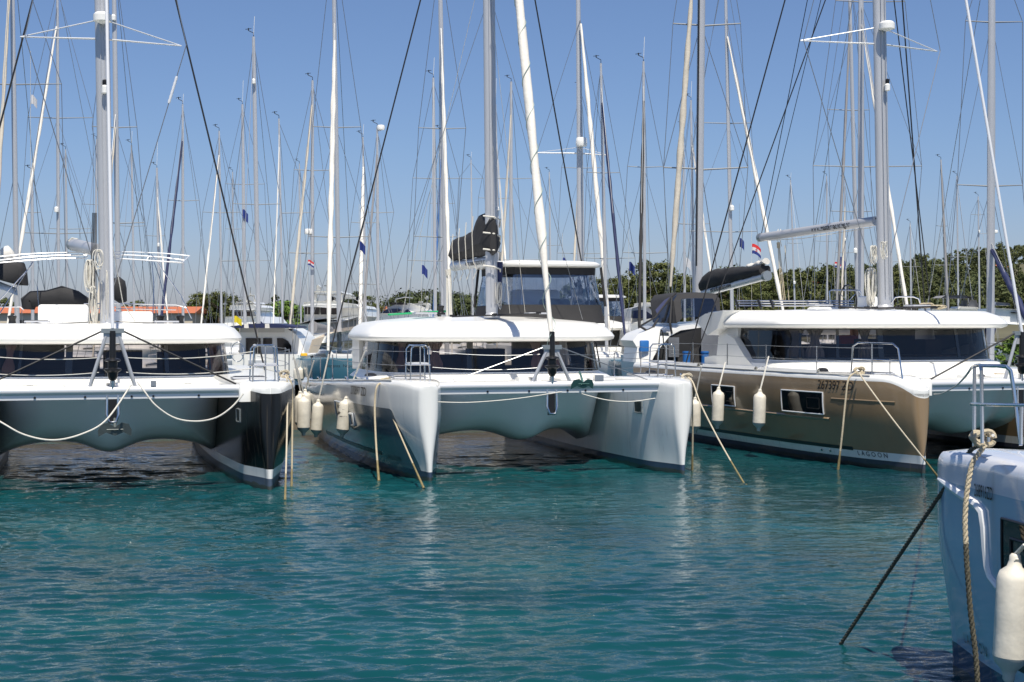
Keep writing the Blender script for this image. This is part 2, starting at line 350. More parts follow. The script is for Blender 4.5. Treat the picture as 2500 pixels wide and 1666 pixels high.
def cat_mast(k, root, v=5.5, z0=3.35, H=18.5, r=.1, sp=((9.5, 1.75),), lean=.0, rake=.02, lights=(), bmat=None, flat=1.5):
    def mp(z): return Vector((lean * (z - z0), v + rake * (z - z0), z))
    m = MB(); m.tube([mp(z0 - .05), mp(z0 + .12), mp(z0 + 3), mp(H * .7), mp(H)], [r, r, r, r, r * .7], 20, sy=flat)
    for s_ in (-1, 1):   # sail track and halyard grooves proud of the extrusion
        m.tube([mp(z0 + .3) + Vector((s_ * r * .45, -r * flat * .9, 0)), mp(H - .5) + Vector((s_ * r * .4, -r * flat * .85, 0))], r * .09, 5)
    mo = m.build('mast', ALU, root)
    b = MB(); b.lathe([(r * 2.0, 0), (r * 2.0, .03), (r * 1.6, .07), (r * 1.35, .12)], mp(z0 - .04), 20); b.build('mast_step', ALU, mo)
    for z, L in sp:
        for s_ in (-1, 1):
            q = MB(); a = mp(z) + Vector((s_ * r * .8, .02, 0)); t = mp(z) + Vector((s_ * L, .45, .03)); q.tube([a, t], [.045, .028], 8, sy=.5)
            q.tube([mp(z + .42) + Vector((s_ * r * .8, 0, 0)), t], .014, 6); q.build('spreader', ALUW, mo)
    if 'radar' in lights:
        q = MB(); q.lathe([(.02, -.18), (.1, -.15), (.2, -.12), (.2, .02), (.15, .07), (.02, .08)], mp(sp[0][0] + .35) + Vector((.0, -.32, .1)), 18); q.build('radar_dome', GEL, mo)
    if 'lamp' in lights:
        c = mp(sp[0][0] - 1.1) + Vector((0.03, -r * flat - .07, 0)); q = MB(); q.lathe([(.03, -.16), (.07, -.14), (.07, 0), (.035, .04)], c, 12); q.build('steaming_light', GEL, mo)
        q = MB(); q.lathe([(.05, .04), (.055, .06), (.055, .14), (.02, .16)], c, 12); q.build('deck_light', BLK, mo)
    return mp
def cat_beam(k, root, v=.62, z=1.93, apex=2.95, legu=.42, wires=WIREB, cap=False, cover=None):
    U = k.su - k.wi(v) + .03
    m = MB(); m.tube([(-U, v, z), (U, v, z)], .085, 16); m.box((0, v + .02, z - .115), (2 * U, .10, .10)); bo = m.build('crossbeam', ALUW, root)
    for x in (-1.4, -.5, .35, .75, 1.6):
        q = MB(); q.lathe([(.022, 0), (.022, .02)], (x, v - .03, z - .12), 8, M=Matrix.Rotation(R(90), 3, 'X')); q.build('bolt', BLK, bo)
    if cap:
        for s_ in (-1, 1): q = MB(); q.rbox((s_ * (U - .09), v - .04, z - .07), (.24, .26, .36), .05); q.build('beam_end_cover', GEL, root)
    t = MB(); t.grid(lambda a, b: (-U + 2 * U * a, v + .1 + (1.75 - v + 1.3 * max(0, (abs(2 * a - 1) - .45) / .55) ** 2.4) * b, z - .02 - .05 * math.sin(math.pi * b)), 12, 6); t.build('trampoline', NET, root)
    a = MB()
    for s_ in (-1, 1): a.tube([(s_ * legu, v, z + .05), (s_ * .12, v - .02, apex - .12)], .038, 10)
    a.box((0, v - .03, apex - .16), (.34, .03, .2)); a.build('striker_frame', ALU, root)
    q = MB(); q.box((0, v - .04, apex - .02), (.42, .08, .09)); q.build('striker_plate', GALV, root)
    q = MB()
    for s_ in (-1, 1): q.tube([(s_ * .2, v - .04, apex - .03), (s_ * (U - .25), v, z + .09)], .02 if wires is WIREB else .012, 6)
    q.build('striker_stay', wires, root)
    d = MB(); d.lathe([(.03, 0), (.06, .02), (.09, .08), (.1, .16), (.16, .2), (.16, .23), (.09, .25), (.09, .36), (.15, .38), (.14, .41), (.06, .44), (.055, .95)], (0, v - .06, z + .18), 18); d.build('furler_drum', BLK, root)
    d = MB(); d.tube([(0, v - .05, z), (0, v - .06, z + .2)], .03, 8); d.box((0, v - .02, z + .1), (.1, .05, .16)); d.build('furler_toggle', STEEL, root)
    r = MB(); r.tube([(-.1, v - .03, z - .1), (-.11, v - .05, z - .45), (-.06, v - .08, z - .6), (.06, v - .08, z - .6), (.11, v - .05, z - .45), (.1, v - .03, z - .1)], .025, 8); r.build('anchor_bracket', STEEL, root)
    r = MB(); r.box((0, v + .0, z - .38), (.15, .05, .5)); r.build('anchor_chute', BLK, root)
def stay(root, a, b, r=.012, mat_=WIRE, name='shroud', n=5, sag=0):
    m = MB(); a, b = Vector(a), Vector(b); k = 10 if sag else 1
    m.tube([a.lerp(b, i / k) - Vector((0, 0, sag * 4 * (i / k) * (1 - i / k))) for i in range(k + 1)], r, n); return m.build(name, mat_, root)
def rolled(root, a, b, r, mat_, name='furled_sail', bulge=.35, twist=9, seed=0, rope=None):
    """sail rolled round its stay: lumpy, spiral-creased, thicker in the lower middle"""
    a, b = Vector(a), Vector(b); n = 70; m = MB(); rings = []; t_ = (b - a).normalized(); x = t_.cross(Vector((0, 1, 0))).normalized(); y = t_.cross(x); q = random.Random(seed)
    ph = q.random() * 6
    for i in range(n + 1):
        s_ = i / n; rr = r * (.45 + .55 * min(1, s_ * 6) * 1) * (1 + bulge * math.sin(math.pi * min(1, s_ * .9 + .1)) * .5) * (1 - .45 * max(0, s_ - .75) / .25) * (1 + .07 * math.sin(s_ * 41 + ph) + q.uniform(-.03, .03))
        c = a.lerp(b, s_); ring = []
        for k in range(12):
            an = k * math.pi / 6; rk = rr * (1 + .10 * math.cos(2 * an - twist * 2 * math.pi * s_)); ring.append(c + (x * math.cos(an) + y * math.sin(an)) * rk)
        rings.append(ring)
    m.loft(rings); o = m.build(name, mat_, root, smooth=60)
    if rope:
        m = MB(); m.tube([a.lerp(b, i / 240) + (x * math.cos(i * .42) + y * math.sin(i * .42)) * (r * 1.28 * (1 if i < 180 else 1 - (i - 180) / 120)) for i in range(240)], .008 if r < .1 else .007, 4); m.build('sail_tie', rope, root)
    return o
def pulpit(k, root, side, v0=.55, wid=.45, h=.72, depth=.5, r=.016):
    """bow seat: two hoops, a slatted seat and a foot rail"""
    u = side * k.su; z = k.deck(v0) ; a, b = u - wid / 2, u + wid / 2; m = MB()
    m.tube([(a, v0, z), (a + .01, v0, z + h * .6), (a + .03, v0, z + h * .93), (a + .09, v0, z + h), (b - .09, v0 + .03, z + h), (b - .03, v0 + .03, z + h * .93), (b, v0, z)], r, 8)
    m.tube([(a, v0 + depth, z), (a + .02, v0 + depth, z + h * .9), (a + .08, v0 + depth, z + h), (b - .08, v0 + depth, z + h), (b - .02, v0 + depth, z + h * .9), (b, v0 + depth, z)], r, 8)
    m.tube([(a + .08, v0, z + h), (a + .08, v0 + depth, z + h)], r, 8); m.tube([(b - .08, v0, z + h), (b - .08, v0 + depth, z + h)], r, 8)
    m.tube([(a, v0 - .02, z + h * .45), (b, v0 - .02, z + h * .45)], r * .9, 8); m.tube([((a + b) / 2, v0, z), ((a + b) / 2, v0 + .02, z + h)], r, 8)
    m.tube([(a, v0, z + h * .45), (a, v0 + depth, z + h * .45)], r * .9, 8); m.tube([(b, v0, z + h * .45), (b, v0 + depth, z + h * .45)], r * .9, 8)
    o = m.build('bow_rail', STEEL, root)
    s_ = MB(); s_.box(((a + b) / 2, v0 + depth / 2, z + h * .45 + .025), (wid - .04, depth - .04, .025)); s_.build('bow_seat', ALUW, o)
def stanchions(k, root, side, vs, h=.62, inset=.12):
    for v in vs:
        u = side * (k.su + k.wd(v) - inset); z = k.deck(v); m = MB(); m.tube([(u, v, z), (u, v, z + h)], .013, 8); m.lathe([(.035, 0), (.03, .02), (.015, .06)], (u, v, z), 10); m.build('stanchion', STEEL, root)
def lifelines(k, root, side, v0, vs, h=.62, inset=.12, wid=.45):
    pts = [(side * (k.su + wid / 2), v0)] + [(side * (k.su + k.wd(v) - inset), v) for v in vs]
    for zz in (h * .97, h * .5):
        m = MB(); path = []
        for i in range(len(pts) - 1):
            for t in range(5):
                s_ = t / 5; u = pts[i][0] * (1 - s_) + pts[i + 1][0] * s_; v = pts[i][1] * (1 - s_) + pts[i + 1][1] * s_; path.append((u, v, k.zd + zz - .05 * s_ * (1 - s_)))
        m.tube(path, .006, 5); m.build('lifeline', WIRE, root)
def bow_lines(k, root, apexu=.25, v=.62, h=.6, sagz=.07, mat_=ROPEW, wid=.45, r=.009):
    for s_ in (-1, 1):
        for hh, zz in ((h, 2.55), (h * .45, 2.27)):
            a, b = Vector((s_ * (k.su - wid / 2), .8, k.zd + hh)), Vector((s_ * apexu, v, zz)); stay(root, a, b, r, mat_, 'bow_lifeline', sag=sagz)
def hull_patch(k, side, v0, v1, z0, z1, off, nv=10, nz=4, mi=0, m=None, rr=.0):
    m = m or MB()
    m.grid(lambda a, b: k.surf(side, v0 + (v1 - v0) * a, z0 + (z1 - z0) * b, off), nv, nz, mi); return m
def hull_window(k, root, side, v0, v1, z0, z1, name='hull_window', frame=None, fr=.03, lean=.0):
    frame = frame or ALUW
    o = hull_patch(k, side, v0, v1, z0, z1, .012).build(name, DARKG, root)
    m = MB(); c = [(v0, z0), (v1, z0), (v1, z1), (v0, z1)]; path = []
    for i in range(4):
        a, b = c[i], c[(i + 1) % 4]
        for t in range(8): s_ = t / 8; path.append(k.surf(side, a[0] + (b[0] - a[0]) * s_, a[1] + (b[1] - a[1]) * s_, .014))
    path.append(path[0]); m.tube(path, fr * .6, 6, cap=False); m.build('frame', frame, o)
    q0, q1 = v0 + (v1 - v0) * .08, v0 + (v1 - v0) * .36
    if v1 - v0 > .8:
        m = MB(); c = [(q0, z0 + .12), (q1, z0 + .12), (q1, z1 - .14), (q0, z1 - .14)]; path = [k.surf(side, a, b, .016) for a, b in c]; path.append(path[0]); m.tube(path, .014, 5, cap=False); m.build('opening_port', BLK, o)
    return o
def reg(k, root, side, txt, v, z, size, wide=1.0, name='registration_number', mat_=BLK, bold=.004, space=1.0, shear=0, off=.012):
    # read from outside: along the hull from aft to bow on the -u side seen from ahead/left
    def fn(x, y):
        vv = v - (x + shear * y) * (1 if side < 0 else -1); return k.surf(side, vv, z + y, off)
    return mesh_text(txt, size, fn, wide=wide, bold=bold, space=space).build(name, mat_, root, smooth=0)
def hatch(root, c, d=(.6, .5), rz=0, name='deck_hatch'):
    m = MB(); m.rbox((c[0], c[1], c[2] + .02), (d[0], d[1], .04), .02, rz); o = m.build(name, ALU, root)
    m = MB(); m.rbox((c[0], c[1], c[2] + .042), (d[0] - .08, d[1] - .08, .02), .01, rz); m.build('hatch_glass', DARKG, o); return o
def winch(root, c, s=1.0):
    m = MB(); m.lathe([(.11 * s, 0), (.11 * s, .04 * s), (.075 * s, .07 * s), (.065 * s, .14 * s), (.085 * s, .19 * s), (.085 * s, .22 * s), (.04 * s, .235 * s)], c, 16); return m.build('winch', BLK, root)
def cleat(root, c, rz=0):
    m = MB(); M = Matrix.Rotation(rz, 3, 'Z'); C0 = Vector(c)
    m.tube([C0 + M @ Vector((-.12, 0, .06)), C0 + M @ Vector((-.05, 0, .05)), C0 + M @ Vector((.05, 0, .05)), C0 + M @ Vector((.12, 0, .06))], .014, 8)
    for s_ in (-.04, .04): m.tube([C0 + M @ Vector((s_, 0, 0)), C0 + M @ Vector((s_, 0, .05))], .014, 8)
    return m.build('cleat', STEEL, root)
ANCH = mat('dull_galvanised', (.10, .12, .12), .5, metal=.2, var=.3, vscale=12)
def anchor(root, c, s=1.0, mat_=ANCH, name='anchor'):
    m = MB(); c = Vector(c)
    def P(x, y, z): return c + Vector((x, y, z)) * s
    for q in (-1, 1):
        m.add([P(0, -.06, .04), P(q * .12, -.1, .13), P(q * .25, -.05, .1), P(q * .31, 0, -.02), P(q * .3, .05, -.14), P(q * .16, -.02, -.06), P(0, -.08, -.12),
               P(0, -.03, .04), P(q * .12, -.07, .13), P(q * .25, -.02, .1), P(q * .31, .03, -.02), P(q * .3, .08, -.14), P(q * .16, .01, -.06), P(0, -.05, -.12)],
              [(0, 1, 2, 3, 4, 5, 6), (13, 12, 11, 10, 9, 8, 7)] + [(i, (i + 1) % 7, (i + 1) % 7 + 7, i + 7) for i in range(7)])
    m.tube([P(0, -.03, 0), P(0, .1, .18), P(0, .25, .3)], .03 * s, 8); m.tube([P(-.15, -.1, .0), P(.15, -.1, .0)], .012 * s, 6)
    return m.build(name, mat_, root)
def local(k, x, y, D):
    p = W(x, y, D); dx, dy = p.x - k.cx, p.y - k.cy; c_, s_ = math.cos(k.psi), math.sin(k.psi)
    return Vector((dx * c_ + dy * s_, -dx * s_ + dy * c_, p.z))
def pix(k, pts): return [local(k, *p) for p in pts]
HM1 = hull_mat('hull_black_wrap', (.008, .008, .009), 'full', boot=(.07, .10, .15), zb=.22, zband=.40, ztop=1.90, wrough=.28, zline=.05, coat=.25)
HM2 = hull_mat('hull_slate_wrap', (.13, .17, .20), 'corner', boot=(.035, .06, .11), zb=.2, zband=.0, ztop=1.42)
HM3 = hull_mat('hull_bronze_wrap', (.29, .20, .112), 'full', boot=(.05, .055, .08), zb=.19, zband=.37, ztop=1.93, wrough=.08, zline=.33)
HM4 = hull_mat('hull_blue_grey_wrap', (.30, .44, .57), 'full', white=(.66, .68, .74), boot=(.02, .05, .11), zb=.3, zband=.3, ztop=1.80, wrough=.03)
# ================================================================ boat 1, black wrapped hulls, left
k1 = Cat(-7.4, 26.4, 17, su=2.9, zd=2.05, chw=2.72)
b1 = empty('catamaran', (k1.cx, k1.cy, 0), k1.psi, 'white catamaran with black wrapped hulls, leftmost in the front row', 'catamaran', 'catamarans moored bow out along the quay')
cat_hulls(k1, b1, HM1)
cat_cabin(k1, b1, vf=4.5, zt=2.76, roofz=.42, hr=3.05, rv=(3.95, 10.8), curtains=((33, CURT, .5), (30, CURT, .45), (12, CURT, .4), (36, CURT, .5)))
cat_mast(k1, b1, v=5.5, z0=3.13, H=18.5, r=.105, sp=((9.55, 1.75),), lean=-.016, lights=('radar', 'lamp'))
cat_beam(k1, b1, apex=3.08, z=1.93, cap=True)
anchor(b1, (.04, .5, 1.2), 1.0)
stay(b1, (0, .56, 3.1), (-.15, 5.3, 17.8), .034, ALUW, 'bare_furler', n=10)
for s_ in (-1, 1):
    q0 = (s_ * 3.75, 7.6, 2.05)
    stay(b1, q0, (s_ * .1, 5.9, 16.5), .022, WIREB, 'shroud')
    stay(b1, (s_ * 1.75, 5.95, 9.58), (s_ * .1, 5.8, 17.5), .01); stay(b1, (s_ * 1.75, 5.95, 9.58), (s_ * .1, 5.6, 3.9), .011)
m = MB(); a, b = [Vector((1.75, 5.95, 9.58)).lerp(Vector((.1, 5.6, 3.9)), t) for t in (.13, .24)]; m.tube([a.lerp(b, i / 12) for i in range(13)], [.035 if i % 2 else .028 for i in range(13)], 10); m.build('radar_reflector', ALUW, b1)
pulpit(k1, b1, 1, v0=.75, wid=.5); pulpit(k1, b1, -1, v0=.75, wid=.5); bow_lines(k1, b1)
for s_ in (-1, 1): stanchions(k1, b1, s_, (2.2, 4.2, 6.2, 8.2, 10.2)); lifelines(k1, b1, s_, .8, (2.2, 4.2, 6.2, 8.2, 10.2))
hull_patch(k1, 1, .9, 1.1, 1.1, 1.4, .01)
def inner_port(k, root, side, v, z, d=.2):
    S_ = lambda a, b, o_: (side * (k.su - k.half(v + a, z + b, False) - o_), v + a, z + b); d *= .75; m = MB(); m.tube([S_(a, b, .008) for a, b in ((-d, -.12), (0, -.13), (d, -.12), (d, .12), (0, .13), (-d, .12), (-d, -.12))], .02, 6); o = m.build('porthole', GALV, root)
    m = MB(); m.grid(lambda a, b: S_(-d + 2 * d * a, -.12 + .24 * b, .012), 6, 3); m.build('porthole_glass', DARKG, o)
inner_port(k1, b1, 1, 1.25, 1.37)
# roof gear
m = MB(); c = local(k1, 155, 757, 34); m.rbox((c.x, c.y, 3.42), (1.15, .5, .46), .07); m.build('helm_console', GEL, b1)
m = MB(); c = local(k1, 318, 766, 34.5); m.rbox((c.x, c.y, 3.34), (1.05, .5, .3), .06); m.build('roof_locker', GEL, b1)
m = MB(); p = pix(k1, [(70, 756, 36.5), (71, 735, 36.5), (78, 731, 36.5), (115, 727, 36.5), (150, 722, 36.5), (185, 729, 36.5), (206, 741, 36.5), (208, 752, 36.5)])
m.tube(p, [.12, .17, .17, .15, .2, .16, .14, .08], 10, sy=1.3); m.build('folded_bimini', CANB, b1)
for x, y in ((30, 779), (392, 772), (440, 774)):
    c = local(k1, x, y, 32.8); winch(b1, (c.x, c.y, 3.12), 1.15)
for x, y in ((128, 790), (363, 788)):
    c = local(k1, x, y, 31.2); m = MB(); m.box((c.x, c.y, 3.17), (.24, .07, .07)); m.build('rope_clutch', BLK, b1)
for pts in ([(62, 784, 32), (110, 792, 31.4), (215, 787, 31.3)], [(278, 785, 31.3), (340, 788, 31.4), (380, 789, 31.6)], [(268, 560, 31), (300, 740, 31.5), (330, 785, 31.8)]):
    m = MB(); m.tube(pix(k1, pts), .011, 5); m.build('control_line', BLK if pts[0][1] > 700 else ROPEW, b1)
# mainsheet arch / canopy frame of bent tubes
def frm(pts, r=.016, nm='canopy_tube', mt=STEEL): m = MB(); m.tube(pix(k1, pts), r, 6); m.build(nm, mt, b1)
frm([(-120, 640, 35.5), (0, 627, 36), (60, 621, 36.3), (120, 618, 36.5), (215, 616, 37)], .015, mt=ALUW); frm([(-120, 652, 35), (0, 636, 35.5), (70, 628, 36), (140, 624, 36), (212, 623, 36.2)], .02, mt=ALUW)
frm([(-120, 655, 34), (0, 642, 34.5), (60, 637, 34.8), (130, 632, 35), (208, 631, 35.3), (215, 625, 35.3)], .018, mt=ALUW)
frm([(265, 615, 37), (330, 616, 37), (400, 619, 37), (462, 625, 37)], .015, mt=ALUW); frm([(265, 622, 36.2), (330, 624, 36.2), (400, 629, 36.2), (450, 636, 36.2)], .02, mt=ALUW)
frm([(265, 631, 35.3), (330, 634, 35.3), (400, 639, 35.3), (445, 642, 35.3), (463, 625, 37)], .018, mt=ALUW); frm([(355, 638, 35.5), (366, 622, 36.5)])
for pts in ([(95, 626, 36), (91, 700, 36), (97, 776, 35)], [(370, 622, 36.3), (376, 700, 36), (373, 772, 35.5)], [(0, 732, 34.5), (78, 648, 35)], [(0, 765, 33), (80, 640, 35)], [(372, 624, 36), (440, 720, 36), (468, 778, 36)], [(376, 640, 36), (390, 680, 36), (408, 760, 36)]): frm(pts, .013)
frm([(205, 742, 36), (270, 741, 36), (430, 745, 36), (455, 752, 36)], .016); frm([(205, 754, 36), (300, 754, 36), (430, 757, 36)], .013); frm([(-40, 750, 35), (50, 750, 35), (58, 757, 35)], .014)
m = MB(); m.tube(pix(k1, [(180, 598, 36.5), (240, 612, 32.5)]), [.16, .15], 16); o = m.build('boom', ALU, b1); m = MB(); m.tube(pix(k1, [(177, 597, 36.9), (181, 598, 36.4)]), .165, 16); m.build('boom_end', GALV, o)
m = MB(); m.tube(pix(k1, [(168, 590, 36.3), (176, 582, 36.3), (190, 584, 36.2), (183, 592, 36.2), (200, 590, 36)]), .02, 5); m.build('rope_tail', ROPEW, b1)
m = MB(); bundle(m, local(k1, 219, 635, 31.6), .16, .75, 12, 1, .013); bundle(m, local(k1, 229, 700, 31.6), .12, .9, 7, 2); bundle(m, local(k1, 240, 610, 31.2), .2, .5, 6, 3, .009); bundle(m, local(k1, 257, 660, 31.6), .1, 1.4, 6, 9, .009)
m.build('halyard_coil', ROPEW, b1)
m = MB(); a, b = local(k1, 226, 520, 31.6), local(k1, 224, 790, 31.6)
for j in range(5): m.tube([a + Vector((.02 * j, 0, 0)), b + Vector((.035 * j - .05, 0, .1 * j))], .008, 5)
m.build('halyard', BLK, b1)
m = MB(); c = local(k1, 248, 797, 30.7); m.box(c, (.24, .02, .07)); m.build('warning_sticker', mat('orange_sticker', (.9, .35, .02), .5), b1)
hatch(b1, (2.75, 2.3, 2.06), (.7, .5)); cleat(b1, (3.25, 1.35, 2.06), R(80)); cleat(b1, (-3.25, 1.35, 2.06), R(-80))
m = MB(); m.box((.75, .62, 2.05), (.1, .16, .1)); m.build('bow_roller', STEEL, b1)
# ================================================================ boat 2, slate lower hulls, middle
k2 = Cat(1.0, 29.4, 16, su=2.75, zd=2.02, chw=2.78); k2.sheer = .038
b2 = empty('catamaran', (k2.cx, k2.cy, 0), k2.psi, 'white catamaran with slate grey lower hulls and number 270897 ZD', 'catamaran', 'catamarans moored bow out along the quay')
cat_hulls(k2, b2, HM2)
cat_cabin(k2, b2, vf=4.3, vb=9.0, zt=2.78, roofz=.6, hr=3.12, rv=(3.75, 8.9), curtains=((15, CURT, .42), (22, CURT, .35), (35, CURT, .42), (24, CURT, .3), (9, CURT, .3)))
cat_mast(k2, b2, v=5.4, z0=3.38, H=19, r=.1, sp=((13.5, 1.6),), lean=-.004)
cat_beam(k2, b2, apex=2.72, z=1.9, wires=WIRE)
anchor(b2, (.62, .40, 1.93), .8, mat('green_galvanised', (.05, .13, .12), .35, metal=.4)); m = MB(); m.box((1.05, .62, 2.04), (.2, .12, .12)); m.build('bow_roller', STEEL, b2)
genoa2 = rolled(b2, (0, .56, 2.75), (-.1, 5.2, 18.3), .085, CANW, rope=mat('sage_rope', (.25, .33, .3), .8), seed=3, twist=5)
for s_ in (-1, 1):
    stay(b2, (s_ * 3.68, 7.9, 2.02), (s_ * .1, 5.8, 17.2), .02, WIREB, 'shroud'); stay(b2, (s_ * 2.6, 6.2, 3.3), (s_ * .08, 5.6, 11), .007)
    stanchions(k2, b2, s_, (2.9, 4.8, 6.8, 8.8, 10.6)); lifelines(k2, b2, s_, .8, (2.9, 4.8, 6.8, 8.8, 10.6)); pulpit(k2, b2, s_, v0=.95, wid=.42)
bow_lines(k2, b2, mat_=WIRE, r=.006, sagz=.05)
reg(k2, b2, -1, '270897 ZD', 3.2, 1.70, .27, wide=1.0, shear=.1, bold=.001)
reg(k2, b2, -1, 'LAGOON', 1.55, .36, .14, wide=1.0, name='hull_lettering', bold=0, space=1.5)
hull_patch(k2, -1, 2.2, 8.5, .36, .45, .006, 20, 1).build('hull_stripe', mat('charcoal_stripe', (.02, .02, .022), .3), b2)
hull_window(k2, b2, -1, 4.7, 5.7, .82, 1.36); hull_window(k2, b2, -1, 3.75, 4.05, .9, 1.16, name='porthole', fr=.045)
inner_port(k2, b2, 1, 1.4, 1.36, .22); inner_port(k2, b2, -1, 1.2, 1.3, .22)
hatch(b2, (-2.75, 2.1, 2.02), (.75, .5)); hatch(b2, (2.75, 2.2, 2.02), (.75, .5)); cleat(b2, (-3.2, 1.9, 2.03), R(-70)); cleat(b2, (3.1, 1.0, 2.03), R(70)); cleat(b2, (2.6, .5, 2.03), R(10))
for s_ in (-1, 1): m = MB(); m.lathe([(.14, 0), (.13, .03), (.08, .06), (.02, .065)], (s_ * 3.35, 3.4, 2.03), 16); m.build('deck_vent', BLK, b2)
# boom, sail bag
bm0, bm1 = Vector((0, 5.55, 4.72)), Vector((-.12, 8.8, 4.72))
m = MB(); m.tube([bm0, bm1], .13, 16); o = m.build('boom', ALUW, b2)
def boomtext(k, root, a, b, r, txt, size, t, par, wide=.9):
    a, b = Vector(a), Vector(b); d = (a - b).normalized(); nrm = Vector((-1, 0, 0)); ctr = b.lerp(a, t)
    def fn(x, y):
        an = y / r; return ctr + d * x + Vector((-math.cos(an) * (r + .004), 0, math.sin(an) * (r + .004)))
    mesh_text(txt, size, fn, wide=wide, bold=.003).build('boom_lettering', BLK, par, smooth=0)
boomtext(k2, b2, bm0, bm1, .13, 'www.masteryachting.hr', .2, .72, o, .9)
m = MB(); rings = []
for i in range(13):
    t = i / 12; v = 5.2 + 3.5 * t; h = np.interp(t, [0, .06, .22, .34, .42, .7, 1], [.85, 1.05, 1.1, 1.02, .72, .62, .58]); wd_ = np.interp(t, [0, .1, 1], [.10, .24, .16]) * (1 + .15 * math.sin(i * 2.3)); ring = []
    for j in range(14):
        a = j / 14 * 2 * math.pi; ring.append((wd_ * math.cos(a) * (1.2 if math.sin(a) < 0 else .8) - .12 * t, v, 4.85 + h / 2 + h / 2 * math.sin(a) + .02 * math.sin(j * 3 + i * 2)))
    rings.append(ring)
m.loft(rings); m.build('sail_bag', CANB, b2)
m = MB()
for t in (.25, .45, .65, .85):
    v = 5.2 + 3.5 * t; h = np.interp(t, [.25, 1], [.95, .55]); m.tube([(-.3, v, 4.9 + h), (-.34, v - .05, 4.9 + h * .5), (-.3, v, 4.75), (-.2, v, 4.5), (-.28, v + .05, 4.3)], .012, 5)
for z in (4.6, 5.0, 5.4, 5.8): m.tube([(-.25, 5.3, z), (0, 5.2, z - .03), (.2, 5.35, z - .08), (.22, 5.5, z - .25)], .022, 5)
m.build('bag_lashing', ROPEW, b2)
m = MB(); bundle(m, (.12, 5.25, 4.2), .12, .7, 5, 4, .01); m.build('halyard_coil', ROPEW, b2)
m = MB(); m.tube([(-.5, 8.0, 4.6), (-.5, 8.0, 3.4)], .03, 6); m.tube([(-.42, 8.0, 4.6), (-.4, 8.0, 3.4)], .02, 6); m.tube([(-.5, 8, 4.6), (-.47, 8, 4.45)], .07, 8); m.build('mainsheet', ROPEW, b2)
m = MB(); m.tube([(.17, 5.5, 4.7), (.17, 5.5, 4.2), (.14, 5.5, 3.8), (.12, 5.5, 3.5)], [.13, .11, .14, .05], 10); m.build('stowed_sail_foot', CANN, b2)
# helm station with hard top and clear side curtains, port side
hx0, hx1, hv0, hv1, hz = .7, 3.35, 6.9, 9.3, 3.34
m = MB(); zt2 = 4.66
m.loft([outline(1.32, 0, 2.7, zt2 - .02, e=5), outline(1.46, -.14, 2.8, zt2 + .02, e=5), outline(1.47, -.15, 2.8, zt2 + .07, e=5), outline(1.38, -.02, 2.75, zt2 + .14, e=5), outline(1.0, .4, 2.5, zt2 + .18, e=5)])
m.v = [(x + (hx0 + hx1) / 2, y + hv0, z) for x, y, z in m.v]; m.build('hard_top', GEL, b2, smooth=50)
m = MB(); nn = 40; lo, hi = outline(1.48, -.12, 2.6, hz + .32, nn, e=5), outline(1.33, .02, 2.55, zt2 - .18, nn, e=5); sh = lambda L_: [(x + (hx0 + hx1) / 2, y + hv0, z) for x, y, z in L_]
m.loft([sh(lo), sh(hi)], capA=False, capB=False); m.build('clear_side_curtain', VINYL, b2)
m = MB(); m.loft([sh(outline(1.56, -.24, 2.7, hz - .14, nn, e=5)), sh(outline(1.52, -.17, 2.65, hz + .1, nn, e=5)), sh(outline(1.47, -.13, 2.6, hz + .34, nn, e=5))], capA=False, capB=False)
m.loft([sh(outline(1.34, .0, 2.56, zt2 - .2, nn, e=5)), sh(outline(1.345, -.01, 2.56, zt2 + .02, nn, e=5))], capA=False, capB=False); m.build('curtain_skirt', CANB, b2)
m = MB()
for (x, y) in ((-1.36, .05), (1.36, .05), (1.36, 2.4), (-1.36, 2.4)): m.tube([((hx0 + hx1) / 2 + x * 1.07, hv0 + y, hz + .3), ((hx0 + hx1) / 2 + x * .985, hv0 + y + .02, zt2)], .035, 6)
m.build('curtain_edge', CANB, b2)
m = MB()
for x in (-.75, .55, 1.0): m.tube([((hx0 + hx1) / 2 + x * 1.05, hv0 + .1, hz + .3), ((hx0 + hx1) / 2 + x, hv0 + .3, zt2)], .02, 6)
m.build('hard_top_post', STEEL, b2)
m = MB(); m.rbox((2.0, 8.4, 3.7), (1.3, .5, .8), .1); m.build('helm_seat', GEL, b2); m = MB(); m.rbox((2.3, 7.6, 3.6), (.8, .4, .5), .1); m.build('helm_console', BLK, b2)
m = MB(); m.tube([(-1.15, 4.75, 3.36), (1.25, 5.6, 3.44)], .02, 6)
for u_ in (-1.15, 0, 1.25): m.box((u_, 4.75 + (u_ + 1.15) * .36, 3.38 + (u_ + 1.15) * .035), (.12, .06, .05))
m.build('jib_track', BLK, b2)
m = MB(); m.tube([(-2.2, 7.2, 3.42), (-.4, 8.6, 3.52)], .03, 6); m.build('green_hose', mat('green_hose', (.02, .35, .14), .5), b2)
for u_ in (-.9, 1.6): winch(b2, (u_, 7.0, 3.42), 1)
stay(b2, (-1.5, 9, 3.4), (-.05, 5.6, 12.5), .006, ROPEW, 'topping_lift'); stay(b2, (1.2, 6.6, 3.45), (.0, 5.3, 10.5), .006, ROPEW, 'halyard'); stay(b2, (.8, 6.6, 3.45), (.0, 5.3, 7.5), .006, ROPEW, 'halyard')
